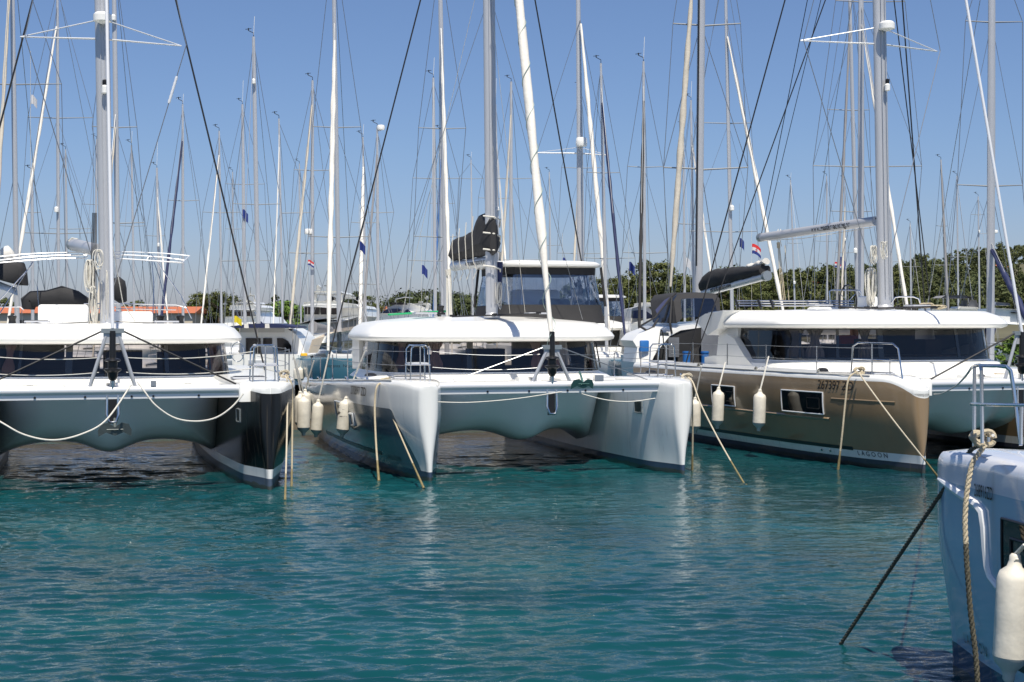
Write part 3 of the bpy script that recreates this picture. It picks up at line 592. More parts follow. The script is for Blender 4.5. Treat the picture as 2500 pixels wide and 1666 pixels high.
# ================================================================ boat 3, bronze hulls, right
k3 = Cat(11.62, 31.35, 20, su=3.0, L=12.6, zd=2.06, drop=.30, chw=3.1)
b3 = empty('catamaran', (k3.cx, k3.cy, 0), k3.psi, 'white catamaran with bronze brown hulls and number 267397 ZD', 'catamaran', 'catamarans moored bow out along the quay')
cat_hulls(k3, b3, HM3)
cat_cabin(k3, b3, vf=4.6, vb=8.9, zt=3.08, zb=2.28, roofz=.5, hr=3.42, rv=(4.0, 9.1), curtains=((7, CURTW, .5), (10, CURTW, .5), (17, CURTW, .35), (36, CURTW, .45)))
cat_mast(k3, b3, v=5.8, z0=3.6, H=24, r=.135, sp=((10.45, 2.1),), lean=-.006, lights=('radar', 'lamp'), flat=1.35)
cat_beam(k3, b3, z=1.88, apex=3.0, cap=True)
stay(b3, (0, .56, 3.0), (0, 5.4, 22.5), .035, ALUW, 'bare_furler', n=10)
for s_ in (-1, 1):
    stay(b3, (s_ * 3.95, 9.3, 2.06), (s_ * .1, 6.2, 20), .02, WIREB, 'shroud'); stay(b3, (s_ * 3.95, 8.9, 2.06), (s_ * .1, 6.2, 15), .016, WIREB, 'shroud')
    stay(b3, (s_ * 2.1, 6.3, 10.48), (s_ * .1, 6, 4.2), .011); stay(b3, (s_ * 2.1, 6.3, 10.48), (s_ * .1, 6, 18), .01)
    stanchions(k3, b3, s_, (3.0, 5.1, 7.0, 8.9, 10.6)); lifelines(k3, b3, s_, 1.2, (3.0, 5.1, 7.0, 8.9, 10.6))
m = MB(); u0 = -3.3; zt_ = 2.06   # long bow rail
m.tube([(u0 - .05, 2.25, zt_), (u0 - .03, 2.2, zt_ + .62), (u0, 2.05, zt_ + .7), (u0 + .02, .75, zt_ + .7), (u0 + .05, .6, zt_ + .6), (u0 + .1, .5, zt_ - .1)], .02, 8)
m.tube([(u0 - .03, 2.22, zt_ + .33), (u0 + .06, .55, zt_ + .33)], .016, 8); m.tube([(u0, 1.5, zt_), (u0, 1.5, zt_ + .7)], .018, 8); m.tube([(u0 + .4, 1.4, zt_), (u0 + .4, 1.4, zt_ + .33), (u0 + .1, .6, zt_ + .33)], .014, 8); m.build('bow_rail', STEEL, b3)
reg(k3, b3, -1, '267397 ZD', 2.22, 1.79, .29, wide=.86, shear=.12, bold=.002)
reg(k3, b3, -1, 'LAGOON', 1.35, .30, .15, name='hull_lettering', bold=0, space=1.6)
hull_patch(k3, -1, 1.9, 10, .35, .43, .006, 24, 1).build('hull_stripe', MT['charcoal_stripe'], b3)
hull_window(k3, b3, -1, 2.62, 4.2, 1.12, 1.62); hull_window(k3, b3, -1, 6.4, 7.6, 1.1, 1.6)
BRZ = mat('bronze_moulding', (.24, .17, .10), .2, coat=.6)
m = MB(); m.loft([[k3.surf(-1, v, z, o) for v in np.linspace(2.45, 11.5, 30)] for z, o in ((1.06, 0.0), (1.03, .035), (.98, .0))], closed=False); m.build('hull_moulding', BRZ, b3, smooth=30)
m = MB(); m.loft([[k3.surf(-1, v, z, o) for v in np.linspace(.5, 2.35, 12)] for z, o in ((1.52, 0.0), (1.5, .012), (1.44, .0))], closed=False); m.build('hull_moulding', BRZ, b3, smooth=30)
for v in (3.0, 2.7): q = MB(); q.lathe([(.035, 0), (.035, .02), (.01, .03)], k3.surf(-1, v, .28, 0), 10, M=Matrix.Rotation(R(-90), 3, 'Y')); q.build('skin_fitting', STEEL, b3)
m = MB()
for (va, vb2) in ((2.9, 5.2), (5.5, 8.2), (8.5, 11)):
    m.loft([[(-k3.su - k3.wd(v) + a, v, 2.06 + z) for v in np.linspace(va, vb2, 6)] for a, z in ((.03, 0), (.05, .07), (.12, .07), (.14, 0))], closed=False)
m.build('toe_rail', GEL, b3)
cleat(b3, (-3.45, 1.7, 2.07), R(-70)); m = MB(); m.lathe([(.14, 0), (.13, .04), (.08, .08), (.02, .085)], (-3.3, 3.5, 2.07), 16); m.build('deck_vent', BLK, b3)
hatch(b3, (-2.95, 2.0, 2.06), (.6, .9))
# swept side fin of the cabin and roof wing
m = MB(); fin = [(6.6, 2.05), (9.4, 2.05), (9.4, 2.3), (8.7, 2.36), (8.6, 2.86), (8.15, 2.95), (7.75, 2.82), (7.15, 2.34)]
m.loft([[(u_, v, z - .02) for v, z in fin] for u_ in (-3.32, -3.12)]); m.build('cabin_fin', GEL, b3, smooth=25)
m = MB(); m.loft([[(u_, 8.6 + (v - 8.6) * s2, z) for v, z in ((7.9, 3.55), (9.1, 3.46), (9.75, 3.3), (9.5, 3.16), (8.95, 2.88), (8.3, 3.06))] for u_, s2 in ((-3.5, .85), (-3.35, 1), (3.35, 1), (3.5, .85))]); m.build('roof_wing', GEL, b3, smooth=25)
m = MB(); m.tube([(-3.3, 9.2, 3.4), (-3.3, 9.2, 3.5), (-3.1, 8.9, 3.53), (-3.1, 8.9, 3.4)], .015, 6); m.build('grab_handle', STEEL, b3)
# flybridge rails, seat, wheel
for yy in (0, 6, 12):
    m = MB(); m.tube(pix(k3, [(1795, 735 + yy, 40.5), (1830, 735 + yy, 40.4), (1930, 735 + yy, 40), (2030, 735 + yy, 39.6), (2085, 736 + yy, 39.2)]), .022, 6); m.build('folded_awning_tube', STEEL, b3)
for x in (1795, 1850, 1880, 1975, 2010): m = MB(); m.tube(pix(k3, [(x, 731, 40.2), (x + 8, 752, 40.1)]), .035, 6); m.build('awning_strap', BLK, b3)
m = MB(); m.tube(pix(k3, [(2027, 742, 39.2), (2024, 712, 39.2), (2030, 709, 39.2), (2095, 709, 39), (2101, 714, 39), (2103, 742, 39)]), .02, 8); m.build('fly_rail', STEEL, b3)
m = MB(); m.tube(pix(k3, [(2172, 745, 38.6), (2185, 727, 38.6), (2195, 725, 38.6), (2230, 725, 38.5), (2243, 730, 38.5), (2248, 745, 38.5)]), .02, 8); m.build('fly_rail', STEEL, b3)
c = local(k3, 2105, 735, 39); q = MB(); q.tube([c + Vector((math.cos(a) * .45 * .9, math.cos(a) * .2, math.sin(a) * .45)) - Vector((.45, 0, .02)) for a in np.linspace(0, 2 * math.pi, 33)], .02, 6); wh = q.build('steering_wheel', BLK, b3)
q = MB()
for a in (.5, 1.6, 2.7, 4.7): q.tube([c - Vector((.45, 0, .02)), c + Vector((math.cos(a) * .4, math.cos(a) * .2, math.sin(a) * .45)) - Vector((.45, 0, .02))], .012, 5)
q.build('wheel_spoke', STEEL, wh)
c = local(k3, 2118, 730, 38.2); m = MB(); m.rbox((c.x, c.y, 3.68), (.42, .4, .5), .06); m.build('helm_console', GEL, b3)
c = local(k3, 2040, 742, 39.5); m = MB(); m.rbox((c.x, c.y, 3.5), (1.6, .5, .3), .08); m.build('fly_seat', GEL, b3)
for x in (2218, 2232): c = local(k3, x, 742, 38.5); winch(b3, (c.x, c.y, 3.45), 1)
m = MB(); bundle(m, local(k3, 2262, 741, 38), .5, .12, 8, 6, .018); bundle(m, local(k3, 2290, 746, 37.6), .5, .1, 6, 7, .016); m.build('rope_heap', ROPET, b3)
m = MB(); m.tube(pix(k3, [(2052, 751, 36.8), (2140, 753, 36.4), (2285, 749, 37)]), .026, 6)
for x in (2055, 2118, 2135, 2280): m.box(local(k3, x, 751.5, 36.6), (.16, .08, .06))
m.build('jib_track', BLK, b3)
bm0, bm1 = local(k3, 2138, 540, 37.2), local(k3, 1859, 580, 42.4)
m = MB(); m.tube([bm0, bm1], .125, 18); o = m.build('boom', ALU, b3); m = MB(); m.tube([bm1 - (bm0 - bm1).normalized() * .1, bm1 + (bm0 - bm1).normalized() * .06], .13, 14); m.build('boom_end', GALV, o)
def boomtext2(a, b, r, txt, size, t, par, wide, k):
    d = (a - b).normalized(); ctr = b.lerp(a, t); side = Vector((-d.y, d.x, 0)).normalized(); 
    ca = Vector(((0 - k.cx) * math.cos(k.psi) + (0 - k.cy) * math.sin(k.psi), -(0 - k.cx) * math.sin(k.psi) + (0 - k.cy) * math.cos(k.psi), 3.2)) - ctr
    if side.dot(ca) < 0: side = -side
    up = side.cross(d); up = up if up.z > 0 else -up
    fn = lambda x, y: ctr + d * x + (side * math.cos(y / r) + up * math.sin(y / r)) * (r + .004)
    mesh_text(txt, size, fn, wide=wide, bold=.004).build('boom_lettering', BLK, par, smooth=0)
boomtext2(bm0, bm1, .125, 'www.masteryachting.hr', .24, .66, o, .80, k3)
m = MB(); m.tube(pix(k3, [(1866, 588, 42), (1960, 583, 40.5), (2060, 567, 39), (2130, 556, 37.5)]), .009, 5)
for x in (1900, 1906): m.tube(pix(k3, [(x, 560, 41.6), (x - 4, 575, 41.5), (x + 2, 602, 41.6)]), .012, 5)
m.build('reefing_line', ROPEW, b3)
m = MB()
for x, x2 in ((1899, 1908), (1901, 1913), (1903, 1917), (1916, 1926)): m.tube(pix(k3, [(x, 600, 41.6), (x2, 733, 41)]), .011, 5)
m.tube(pix(k3, [(1900, 592, 41.6), (1901, 606, 41.6)]), .05, 8); m.build('mainsheet', ROPET, b3)
m = MB(); bundle(m, local(k3, 2127, 655, 36.6), .26, 1.05, 14, 8, .016); bundle(m, local(k3, 2132, 600, 36.4), .16, .5, 7, 11, .011); bundle(m, local(k3, 2158, 590, 36.2), .14, .5, 6, 12, .010); m.build('halyard_coil', ROPEW, b3)
m = MB(); m.tube(pix(k3, [(1868, 0, 43), (1862, 555, 43), (1860, 575, 42.4)]), .014, 5); stay(b3, bm1 + Vector((0, 0, .1)), (-.1, 6.3, 20), .012, WIREB, 'topping_lift'); stay(b3, bm1 + Vector((0.1, 0, .1)), (-.1, 6.3, 17), .01, WIREB, 'lazy_jack')
q = MB(); q.tube([local(k3, 2137, 534, 37), local(k3, 2162, 533, 36.9)], .03, 6); q.build('boom_strap', BLK, b3)
inner_port(k3, b3, 1, 1.3, 1.3)
# things seen through the saloon glass
m = MB(); c = local(k3, 2066, 842, 38.2); m.rbox((c.x, c.y, 2.75), (.55, .25, .28), .1); m.rbox((c.x + .45, c.y + .3, 2.85), (.2, .2, .6), .07); m.build('life_jacket_bag', ORNG, b3)
m = MB(); m.rbox((c.x + .1, c.y + .4, 2.35), (1.2, .1, .5), .03); m.build('galley_panel', GEL, b3)
# ================================================================ boat 4, blue grey hull, right edge, bow towards the other boats
k4 = Cat(6.70, 13.95, 198, su=2.75, zd=2.09, drop=.07, chw=2.78, wdo=(.015, .18, .32, .40, .50, .68, .82, .92, 1.0, 1.05, 1.0, .95)); k4.wlm = 1.45
b4 = empty('catamaran', (k4.cx, k4.cy, 0), k4.psi, 'catamaran with glossy blue grey hull, number 268916ZD, cut off by the right edge', 'catamaran', 'catamarans moored bow out along the quay')
cat_hulls(k4, b4, HM4); cat_cabin(k4, b4, vf=4.4, zt=2.78, roofz=.5); cat_mast(k4, b4, H=18); cat_beam(k4, b4, apex=2.8)
reg(k4, b4, 1, '268916ZD', 1.14, 1.79, .15, wide=.50, shear=0, bold=.001)
reg(k4, b4, 1, 'LAGOON', .75, .42, .13, wide=.8, name='hull_lettering', bold=0, space=1.5)
hull_window(k4, b4, 1, 1.46, 3.4, 1.15, 1.62, frame=BLK, fr=.02)
m = MB(); path = [k4.surf(1, v, z, .0) for v, z in ((.2, 1.80), (.35, 1.78), (.6, 1.74), (.85, 1.70), (1.02, 1.67), (1.12, 1.62), (1.15, 1.5), (1.16, 1.35), (1.18, 1.18), (1.22, 1.1), (1.35, 1.04), (1.8, 1.01), (3, 1.0))]
m.tube(path, [.014, .028, .036, .042, .044, .046, .042, .038, .035, .032, .03, .03, .03], 8); m.build('hull_moulding', mat('lit_white_edge', (.8, .8, .8), .15, coat=.5), b4)  # white edge of the recessed panel; its lit bevel is put into the colour
hull_patch(k4, 1, 1.15, 5, .42, .50, .006, 20, 1).build('hull_stripe', MT['charcoal_stripe'], b4)
zt_ = 2.0; q = MB(); r_ = .016
P4 = lambda x, y, D: local(k4, x, y, D)
q.tube([P4(2378, 1092, 12.2), P4(2379, 898, 12.2), P4(2381, 893, 12.2), P4(2392, 892, 11.9)], r_, 10); q.tube([P4(2398, 1082, 11.7), P4(2396, 905, 11.7), P4(2394, 894, 11.8)], r_, 10)
q.tube([P4(2394, 893, 11.8), P4(2440, 894, 11.5), P4(2457, 896, 11.4), P4(2467, 905, 11.4), P4(2475, 950, 11.4), P4(2492, 1088, 11.3)], r_, 10)
q.tube([P4(2371, 987, 12.3), P4(2396, 988, 11.7), P4(2450, 989, 11.2), P4(2510, 990, 10.8)], r_ * .9, 10); q.tube([P4(2494, 990, 11), P4(2492, 1085, 11)], r_, 10); q.build('bow_rail', STEEL, b4)
cleat(b4, P4(2408, 1078, 11.9), R(80)); m = MB(); m.rbox((2.75, 2.4, 2.08), (.6, 1.9, .12), .04); m.build('deck_locker', GEL, b4)
# foredeck locker lids, roof hatches and small fittings on the three front catamarans
SEAM = mat('gelcoat_seam', (.42, .42, .40), .6)
for k_, b_, vr, zr in ((k1, b1, 5.0, 3.12), (k2, b2, 5.0, 3.33), (k3, b3, 5.3, 3.55)):
    for u_ in (-1.55, 1.55):
        m = MB(); m.rbox((u_, 3.1, 1.915), (1.3, .8, .05), .03); lid = m.build('locker_lid', GEL, b_)
        m = MB(); m.tube([(u_ - .67, 2.68, 1.906), (u_ + .67, 2.68, 1.906), (u_ + .67, 3.52, 1.906), (u_ - .67, 3.52, 1.906), (u_ - .67, 2.68, 1.906)], .008, 4); m.build('lid_seam', SEAM, lid)
        m = MB(); m.box((u_, 2.74, 1.945), (.12, .03, .015)); m.build('lid_latch', STEEL, lid)
    m = MB(); m.rbox((0, 2.35, 1.93), (.5, .45, .14), .05); m.build('windlass_cover', GEL, b_)
    m = MB(); m.lathe([(.07, 0), (.07, .05), (.1, .06), (.1, .1), (.03, .12)], (0, 1.98, 1.9), 14); m.build('windlass', STEEL, b_)
    hatch(b_, (-1.5, vr + 1.2, zr + .1), (.55, .45)); hatch(b_, (1.3, vr + .9, zr + .1), (.55, .45))
    for s_ in (-1, 1):
        for v_ in (5.2, 9.6): cleat(b_, (s_ * (k_.su + k_.wd(v_) - .16), v_, k_.deck(v_) + .01), R(90))
        m = MB(); m.tube([(s_ * (k_.su + k_.wd(v) - .03), v, k_.deck(v) - .012) for v in np.linspace(1.2, 10.5, 24)], .012, 5); m.build('deck_joint', SEAM, b_)
# ================================================================ fenders
def scuffed():
    m = FEND.copy(); m.name = 'fender_vinyl_scuffed'; n = m.node_tree; b = n.nodes['Principled BSDF']; tc = n.nodes.new('ShaderNodeTexCoord'); mp = n.nodes.new('ShaderNodeMapping'); mp.inputs['Scale'].default_value = (4, 4, 13); n.links.new(tc.outputs['Object'], mp.inputs[0])
    t = n.nodes.new('ShaderNodeTexNoise'); t.inputs['Scale'].default_value = 1.1; t.inputs['Detail'].default_value = 5; n.links.new(mp.outputs[0], t.inputs[0])
    sp = n.nodes.new('ShaderNodeSeparateXYZ'); n.links.new(tc.outputs['Object'], sp.inputs[0]); g = n.nodes.new('ShaderNodeMath'); g.operation = 'COMPARE'; g.inputs[1].default_value = .60; g.inputs[2].default_value = .13; n.links.new(sp.outputs[2], g.inputs[0])
    r = n.nodes.new('ShaderNodeMapRange'); r.inputs['From Min'].default_value = .5; r.inputs['From Max'].default_value = .56; n.links.new(t.outputs[0], r.inputs[0]); mu = n.nodes.new('ShaderNodeMath'); mu.operation = 'MULTIPLY'; n.links.new(r.outputs[0], mu.inputs[0]); n.links.new(g.outputs[0], mu.inputs[1])
    x = n.nodes.new('ShaderNodeMix'); x.data_type = 'RGBA'; src = b.inputs['Base Color'].links[0].from_socket; n.links.new(mu.outputs[0], x.inputs[0]); n.links.new(src, x.inputs[6]); x.inputs[7].default_value = (.05, .045, .04, 1); n.links.new(x.outputs[2], b.inputs['Base Color']); return m
def fender(px, py0, py1, D, label, tilt=(0, 0), top=None, lab_extra=None, group='fenders hanging beside the catamarans', stain=False, rr=.145):
    p0, p1 = W(px, py0, D), W(px, py1, D); H = p0.z - p1.z; e = empty('fender', p1, 0, label, 'fender', group); e.rotation_euler = (tilt[0], tilt[1], 0)
    prof = [(.028, H), (.04, H * .985), (.042, H * .95), (rr * .45, H * .90), (rr * .85, H * .86), (rr, H * .80), (rr, H * .5), (rr, H * .2)]
    m = MB(); m.lathe(prof[::-1], n=24); m.build('fender_body', scuffed() if stain else FEND, e, smooth=50)
    m = MB(); m.lathe([(.03, 0), (.045, H * .02), (.045, H * .055), (rr * .5, H * .10), (rr * .85, H * .145), (rr * .998, H * .199)], n=24); m.build('fender_end', FENDT if not stain else MT['fender_lower_end'], e, smooth=50)
    q = MB(); q.tube([(0.0, .045, H * .95), (0, 0, H * .975), (0, -.045, H * .95)], .02, 6); q.build('rope_eye', FEND, e)
    if top:
        t = W(*top) - p1; Mi = e.rotation_euler.to_matrix().inverted(); t = Mi @ t; m = MB(); m.tube([(0, 0, H * .96), (0, 0, H), t], .011, 5); m.tube([(0.01, 0, H * .96), Vector((0, 0, H)).lerp(t, .2) + Vector((.02, 0, 0)), t + Vector((.015, 0, 0))], .008, 5); m.build('fender_line', ROPEW, e)
    return e
fender(733, 955, 1050, 33.6, 'cream fender half hidden behind the one nearest the black hull', top=(716, 870, 33.4), rr=.13)
fender(741, 962, 1064, 32.2, 'cream fender nearest the black hulled catamaran, hanging lowest in its cluster', top=(720, 880, 32), rr=.15)
fender(745, 950, 1040, 35.6, 'cream fender behind the pair next to the black hull', top=(766, 880, 35.4), rr=.15)
fender(771, 975, 1068, 34.4, 'cream fender second from the slate grey hull lettering, with a faint crease mark', top=(802, 865, 34.4), rr=.14, tilt=(0, R(4)))
fender(835, 968, 1068, 32.55, 'cream fender with black scuff marks hanging over the slate grey hull', top=(893, 850, 32.2), rr=.15, tilt=(0, R(6)), stain=True)
fender(757, 955, 1008, 38.2, 'narrow cream fender farthest aft beside the slate grey hull', top=(745, 900, 38), rr=.13)
fender(1697, 970, 1058, 36.8, 'cream fender squeezed between the slate hulled and the bronze hulled catamarans', top=(1712, 895, 36.6), rr=.145)
fender(1751, 945, 1047, 35.6, 'cream fender hanging in front of the small aft window of the bronze hull', top=(1770, 885, 36), rr=.15, tilt=(0, R(2)))
fender(1852, 950, 1053, 33.9, 'cream fender hanging between the two windows of the bronze hull', top=(1876, 870, 34.3), rr=.15, tilt=(0, R(2)))
fender(2462, 1352, 1665, 10.7, 'big cream fender on the blue grey hull at the right edge', top=(2500, 1330, 10.6), rr=.125, tilt=(0, R(3)))
# ================================================================ mooring ropes
def rope(label, pts, r, mt=None, knot=None, twist=False, group='mooring ropes running from the bows into the water', cat='rope', wet=None, name='mooring_rope'):
    P = [W(*p) for p in pts]; fine = []
    n = len(P)
    for i in range(n - 1):       # Catmull-Rom
        a, b, c_, d = P[max(i - 1, 0)], P[i], P[i + 1], P[min(i + 2, n - 1)]
        for j in range(14):
            t = j / 14; fine.append(.5 * ((2 * b) + (c_ - a) * t + (2 * a - 5 * b + 4 * c_ - d) * t * t + (3 * b - a - 3 * c_ + d) * t ** 3))
    fine.append(P[-1]); e = empty(name, P[0], 0, label, cat, group); base = P[0]; m = MB()
    if twist:
        dense = []; L = 0
        for i in range(len(fine) - 1):
            k = max(2, int((fine[i + 1] - fine[i]).length / (r * .5))); dense += [fine[i].lerp(fine[i + 1], j / k) for j in range(k)]
        for s_ in range(3):
            path = []; L = 0
            for i, p in enumerate(dense):
                if i: L += (p - dense[i - 1]).length
                t = (dense[min(i + 1, len(dense) - 1)] - dense[max(i - 1, 0)]).normalized(); x = t.cross(Vector((.3, 1, .1))).normalized(); y = t.cross(x)
                a = L / (r * 7) * 2 * math.pi + s_ * 2.094; path.append(p - base + (x * math.cos(a) + y * math.sin(a)) * r * .55)
            m.tube(path, r * .58, 6)
    else: m.tube([p - base for p in fine], r, 7)
    m.build('rope_strand', mt or ROPET, e)
    if fine[-1].z < .12 and mt is not ROPED:      # weed and wet on the last stretch above the water
        k0 = next((i for i, p in enumerate(fine) if p.z < .42 and all(q_.z < .42 for q_ in fine[i:])), len(fine) - 3); wm = MB(); seg = fine[k0:] if len(fine) - k0 > 1 else fine[-3:]
        wm.tube([p - base for p in seg], [r * (1.04 + .5 * i / len(seg)) for i in range(len(seg))], 7); wm.build('weedy_end', mat('weedy_wet_rope', (.20, .16, .07), .6, var=.4, vscale=14, bump=.6, bscale=60), e)
    if knot:
        kx, ky, D, s_ = knot; c = W(kx, ky, D) - base; m = MB()
        for j, (ax, rr) in enumerate(((.0, 1), (.9, .8), (1.8, .9), (2.5, .6))):
            m.tube([c + Vector((math.cos(a) * s_ * rr + .2 * s_ * math.cos(ax * 3), math.sin(a) * s_ * .5 * math.sin(ax) + .03 * j, math.sin(a) * s_ * .65 * rr + s_ * .15 * math.sin(2 * a + j))) for a in np.linspace(0, 6.0, 22)], r * 1.0, 6)
        m.build('knot', mt or ROPET, e)
    return e
rope('slack cream rope falling straight down beside the black bow', [(690, 918, 28.4), (700, 925, 28.2), (702, 960, 28.1), (700, 1080, 27), (696, 1222, 25.75)], .0165, knot=(692, 913, 28.6, .1), mt=mat('cream_rope', (.52, .46, .35), .9, var=.15, vscale=20, bump=.6, bscale=80))
rope('darker braided rope beside the black bow, just right of the cream one', [(694, 918, 28.5), (711, 935, 28.5), (714, 1000, 28.5), (712, 1190, 27.8)], .019)
rope('braided rope hanging slack down the slate grey hull below number 270897 ZD', [(933, 935, 30.2), (920, 945, 30), (915, 990, 29.9), (918, 1080, 29.5), (925, 1175, 28.9)], .021, knot=(938, 933, 30.35, .12))
rope('taut rope slanting from the slate hull knot to the water at its stem', [(934, 938, 30.2), (945, 985, 29.9), (985, 1080, 29), (1035, 1193, 27.6)], .0165)
rope('braided rope hanging slack beside the right stem of the slate hulled catamaran', [(1682, 928, 30.9), (1688, 950, 30.8), (1691, 1040, 30.9), (1690, 1148, 31)], .02)
rope('taut cream rope from the middle catamaran slanting in front of the bronze hull', [(1680, 922, 31), (1692, 935, 30.8), (1712, 990, 30.3), (1758, 1080, 29.6), (1815, 1178, 28.6), (1822, 1184, 28.2)], .0165, knot=(1676, 920, 31, .1), mt=MT['cream_rope'])
rope('braided rope hanging slack down the bronze hull below number 267397 ZD', [(2093, 908, 31.5), (2072, 925, 31.2), (2064, 980, 31.1), (2056, 1060, 31), (2046, 1148, 31)], .021, knot=(2097, 905, 31.7, .11))
rope('taut cream rope slanting across the bronze bow', [(2097, 910, 31.4), (2110, 930, 31.0), (2180, 1025, 30), (2255, 1120, 29.6), (2290, 1165, 29.6)], .0165, mt=MT['cream_rope'])
rope('dark weedy taut rope from the blue grey bow far out into the water', [(2390, 1088, 12.1), (2372, 1098, 12.25), (2355, 1120, 12.4), (2250, 1275, 13.0), (2150, 1425, 13.6), (2050, 1576, 14.1)], .018, mt=ROPED, twist=True)
rope('thick twisted tan rope hanging down the blue grey hull', [(2405, 1086, 11.8), (2392, 1105, 11.8), (2375, 1130, 11.75), (2362, 1190, 11.7), (2356, 1265, 11.65), (2358, 1330, 11.6)], .021, twist=True, knot=(2398, 1070, 11.9, .085))
rope('wet blackened lower length of the twisted rope on the blue grey hull', [(2358, 1330, 11.6), (2362, 1400, 11.55), (2370, 1500, 11.5), (2382, 1600, 11.45), (2388, 1700, 11.4)], .021, mt=ROPED, twist=True)
rope('white rope drooping in a long curve under the crossbeam left of the black catamaran anchor', [(-120, 960, 25.5), (0, 1030, 25.3), (60, 1062, 25.4), (130, 1075, 25.6), (200, 1060, 26), (260, 1025, 26.3), (320, 940, 26.9)], .017, mt=ROPEW, group='white bridle ropes under the crossbeams', name='bridle_rope')
rope('white rope drooping from the crossbeam to the black bow on the right', [(335, 932, 26.9), (352, 955, 26.8), (380, 990, 26.8), (425, 1020, 26.9), (475, 1029, 27), (525, 1021, 27.1), (565, 995, 27.2), (594, 962, 27.3)], .017, mt=ROPEW, group='white bridle ropes under the crossbeams', name='bridle_rope')
rope('thin white line sagging along the left half of the middle crossbeam', [(1068, 982, 28.8), (1150, 983, 29), (1260, 974, 29.2), (1372, 957, 29.5)], .012, mt=ROPEW, group='white bridle ropes under the crossbeams', name='bridle_rope')
rope('thin white line sagging along the right half of the middle crossbeam', [(1420, 962, 29.6), (1480, 977, 29.7), (1540, 981, 29.8), (1600, 973, 29.9)], .012, mt=ROPEW, group='white bridle ropes under the crossbeams', name='bridle_rope')
rope('white rope looping from the bronze catamaran crossbeam up to the chrome rail', [(2280, 963, 30.5), (2300, 961, 29), (2330, 945, 24), (2352, 925, 18), (2374, 895, 12.3)], .012, mt=ROPEW, group='white bridle ropes under the crossbeams', name='bridle_rope')
# ================================================================ quay and shore
STONE = mat('quay_stone', (.16, .13, .09), .9, var=.25, vscale=2.5, bump=.8, bscale=7)
CONC = mat('quay_concrete', (.45, .42, .37), .85, var=.15, vscale=1.5, bump=.3, bscale=20)
def quay(label, c, ln, wd_, h, rz):
    e = empty('quay', (c[0], c[1], 0), rz, label, 'quay', None); m = MB(); m.box((0, 0, h / 2 - 1.1), (ln, wd_, h + 1.9), 0); m.build('quay_wall', STONE, e, smooth=0)
    m = MB(); m.rbox((0, 0, h - .09), (ln + .1, wd_ + .16, .22), .05); m.build('quay_cap', CONC, e); return e
quay('low stone quay with concrete top behind the front row of catamarans', (1.5, 46.4), 52, 2.4, 0.8, R(17))
quay('tan stone pier farther back, seen behind the black hulled catamaran bow', (-18, 72.5), 42, 3, 1.3, R(3))
m = MB(); hgt = lambda X, Y: 1.1 + max(0, (Y - 205)) * .012 + 29 * math.exp(-(((X - 205) / 100) ** 2)) * (1 / (1 + math.exp(-(Y - 300) / 32))) * math.exp(-max(0, Y - 390) / 60) + 3.5 * math.exp(-(((X - 60) / 45) ** 2)) * (1 / (1 + math.exp(-(Y - 270) / 22)))
ysl = [185, 185.3, 192, 205, 220, 240, 260, 280, 300, 330, 370, 430, 520, 700, 1200, 3000, 8000]; xsl = [-6000, -1500, -500] + list(range(-260, 420, 12)) + [700, 2000, 6000]
m.add([(x, y, (-1.5 if y == 185 else hgt(x, min(y, 600)))) for y in ysl for x in xsl], [(j * len(xsl) + i, j * len(xsl) + i + 1, (j + 1) * len(xsl) + i + 1, (j + 1) * len(xsl) + i) for j in range(len(ysl) - 1) for i in range(len(xsl) - 1)])
m.build('shore', mat('shore_ground', (.10, .095, .055), .95, var=.4, vscale=.05, bump=.5, bscale=1), None, kind='structure')
# ---------------------------------------------------------------- trees
def leafmat(name, a, b):
    m = bpy.data.materials.new(name); m.use_nodes = True; n = m.node_tree; bs = n.nodes['Principled BSDF']; bs.inputs['Roughness'].default_value = .7; bs.inputs['Specular IOR Level'].default_value = .2
    tc = n.nodes.new('ShaderNodeTexCoord'); t = n.nodes.new('ShaderNodeTexNoise'); t.inputs['Scale'].default_value = .7; t.inputs['Detail'].default_value = 6; t.inputs['Roughness'].default_value = .7; n.links.new(tc.outputs['Object'], t.inputs[0])
    cr = n.nodes.new('ShaderNodeValToRGB'); cr.color_ramp.elements[0].position = .35; cr.color_ramp.elements[0].color = (*a, 1); cr.color_ramp.elements[1].position = .65; cr.color_ramp.elements[1].color = (*b, 1)
    n.links.new(t.outputs[0], cr.inputs[0])
    oi = n.nodes.new('ShaderNodeObjectInfo'); t2 = n.nodes.new('ShaderNodeTexNoise'); t2.inputs['Scale'].default_value = .09; n.links.new(tc.outputs['Object'], t2.inputs[0])
    ad = n.nodes.new('ShaderNodeMath'); ad.operation = 'MULTIPLY_ADD'; ad.inputs[1].default_value = .5; n.links.new(oi.outputs['Random'], ad.inputs[0]); n.links.new(t2.outputs[0], ad.inputs[2])
    mr = n.nodes.new('ShaderNodeMapRange'); mr.inputs['From Min'].default_value = .3; mr.inputs['From Max'].default_value = 1.2; mr.inputs['To Min'].default_value = .62; mr.inputs['To Max'].default_value = 1.4; n.links.new(ad.outputs[0], mr.inputs[0])
    sv = n.nodes.new('ShaderNodeVectorMath'); sv.operation = 'SCALE'; n.links.new(cr.outputs[0], sv.inputs[0]); n.links.new(mr.outputs[0], sv.inputs['Scale']); n.links.new(sv.outputs[0], bs.inputs['Base Color']); return m
PINE = leafmat('pine_needles', (.040, .056, .018), (.125, .135, .044)); PINE2 = leafmat('dark_pine_needles', (.03, .048, .02), (.085, .10, .035)); LEAF = leafmat('bright_leaves', (.05, .10, .015), (.13, .20, .04))
BARK = mat('bark', (.11, .08, .055), .95, var=.3, vscale=3)
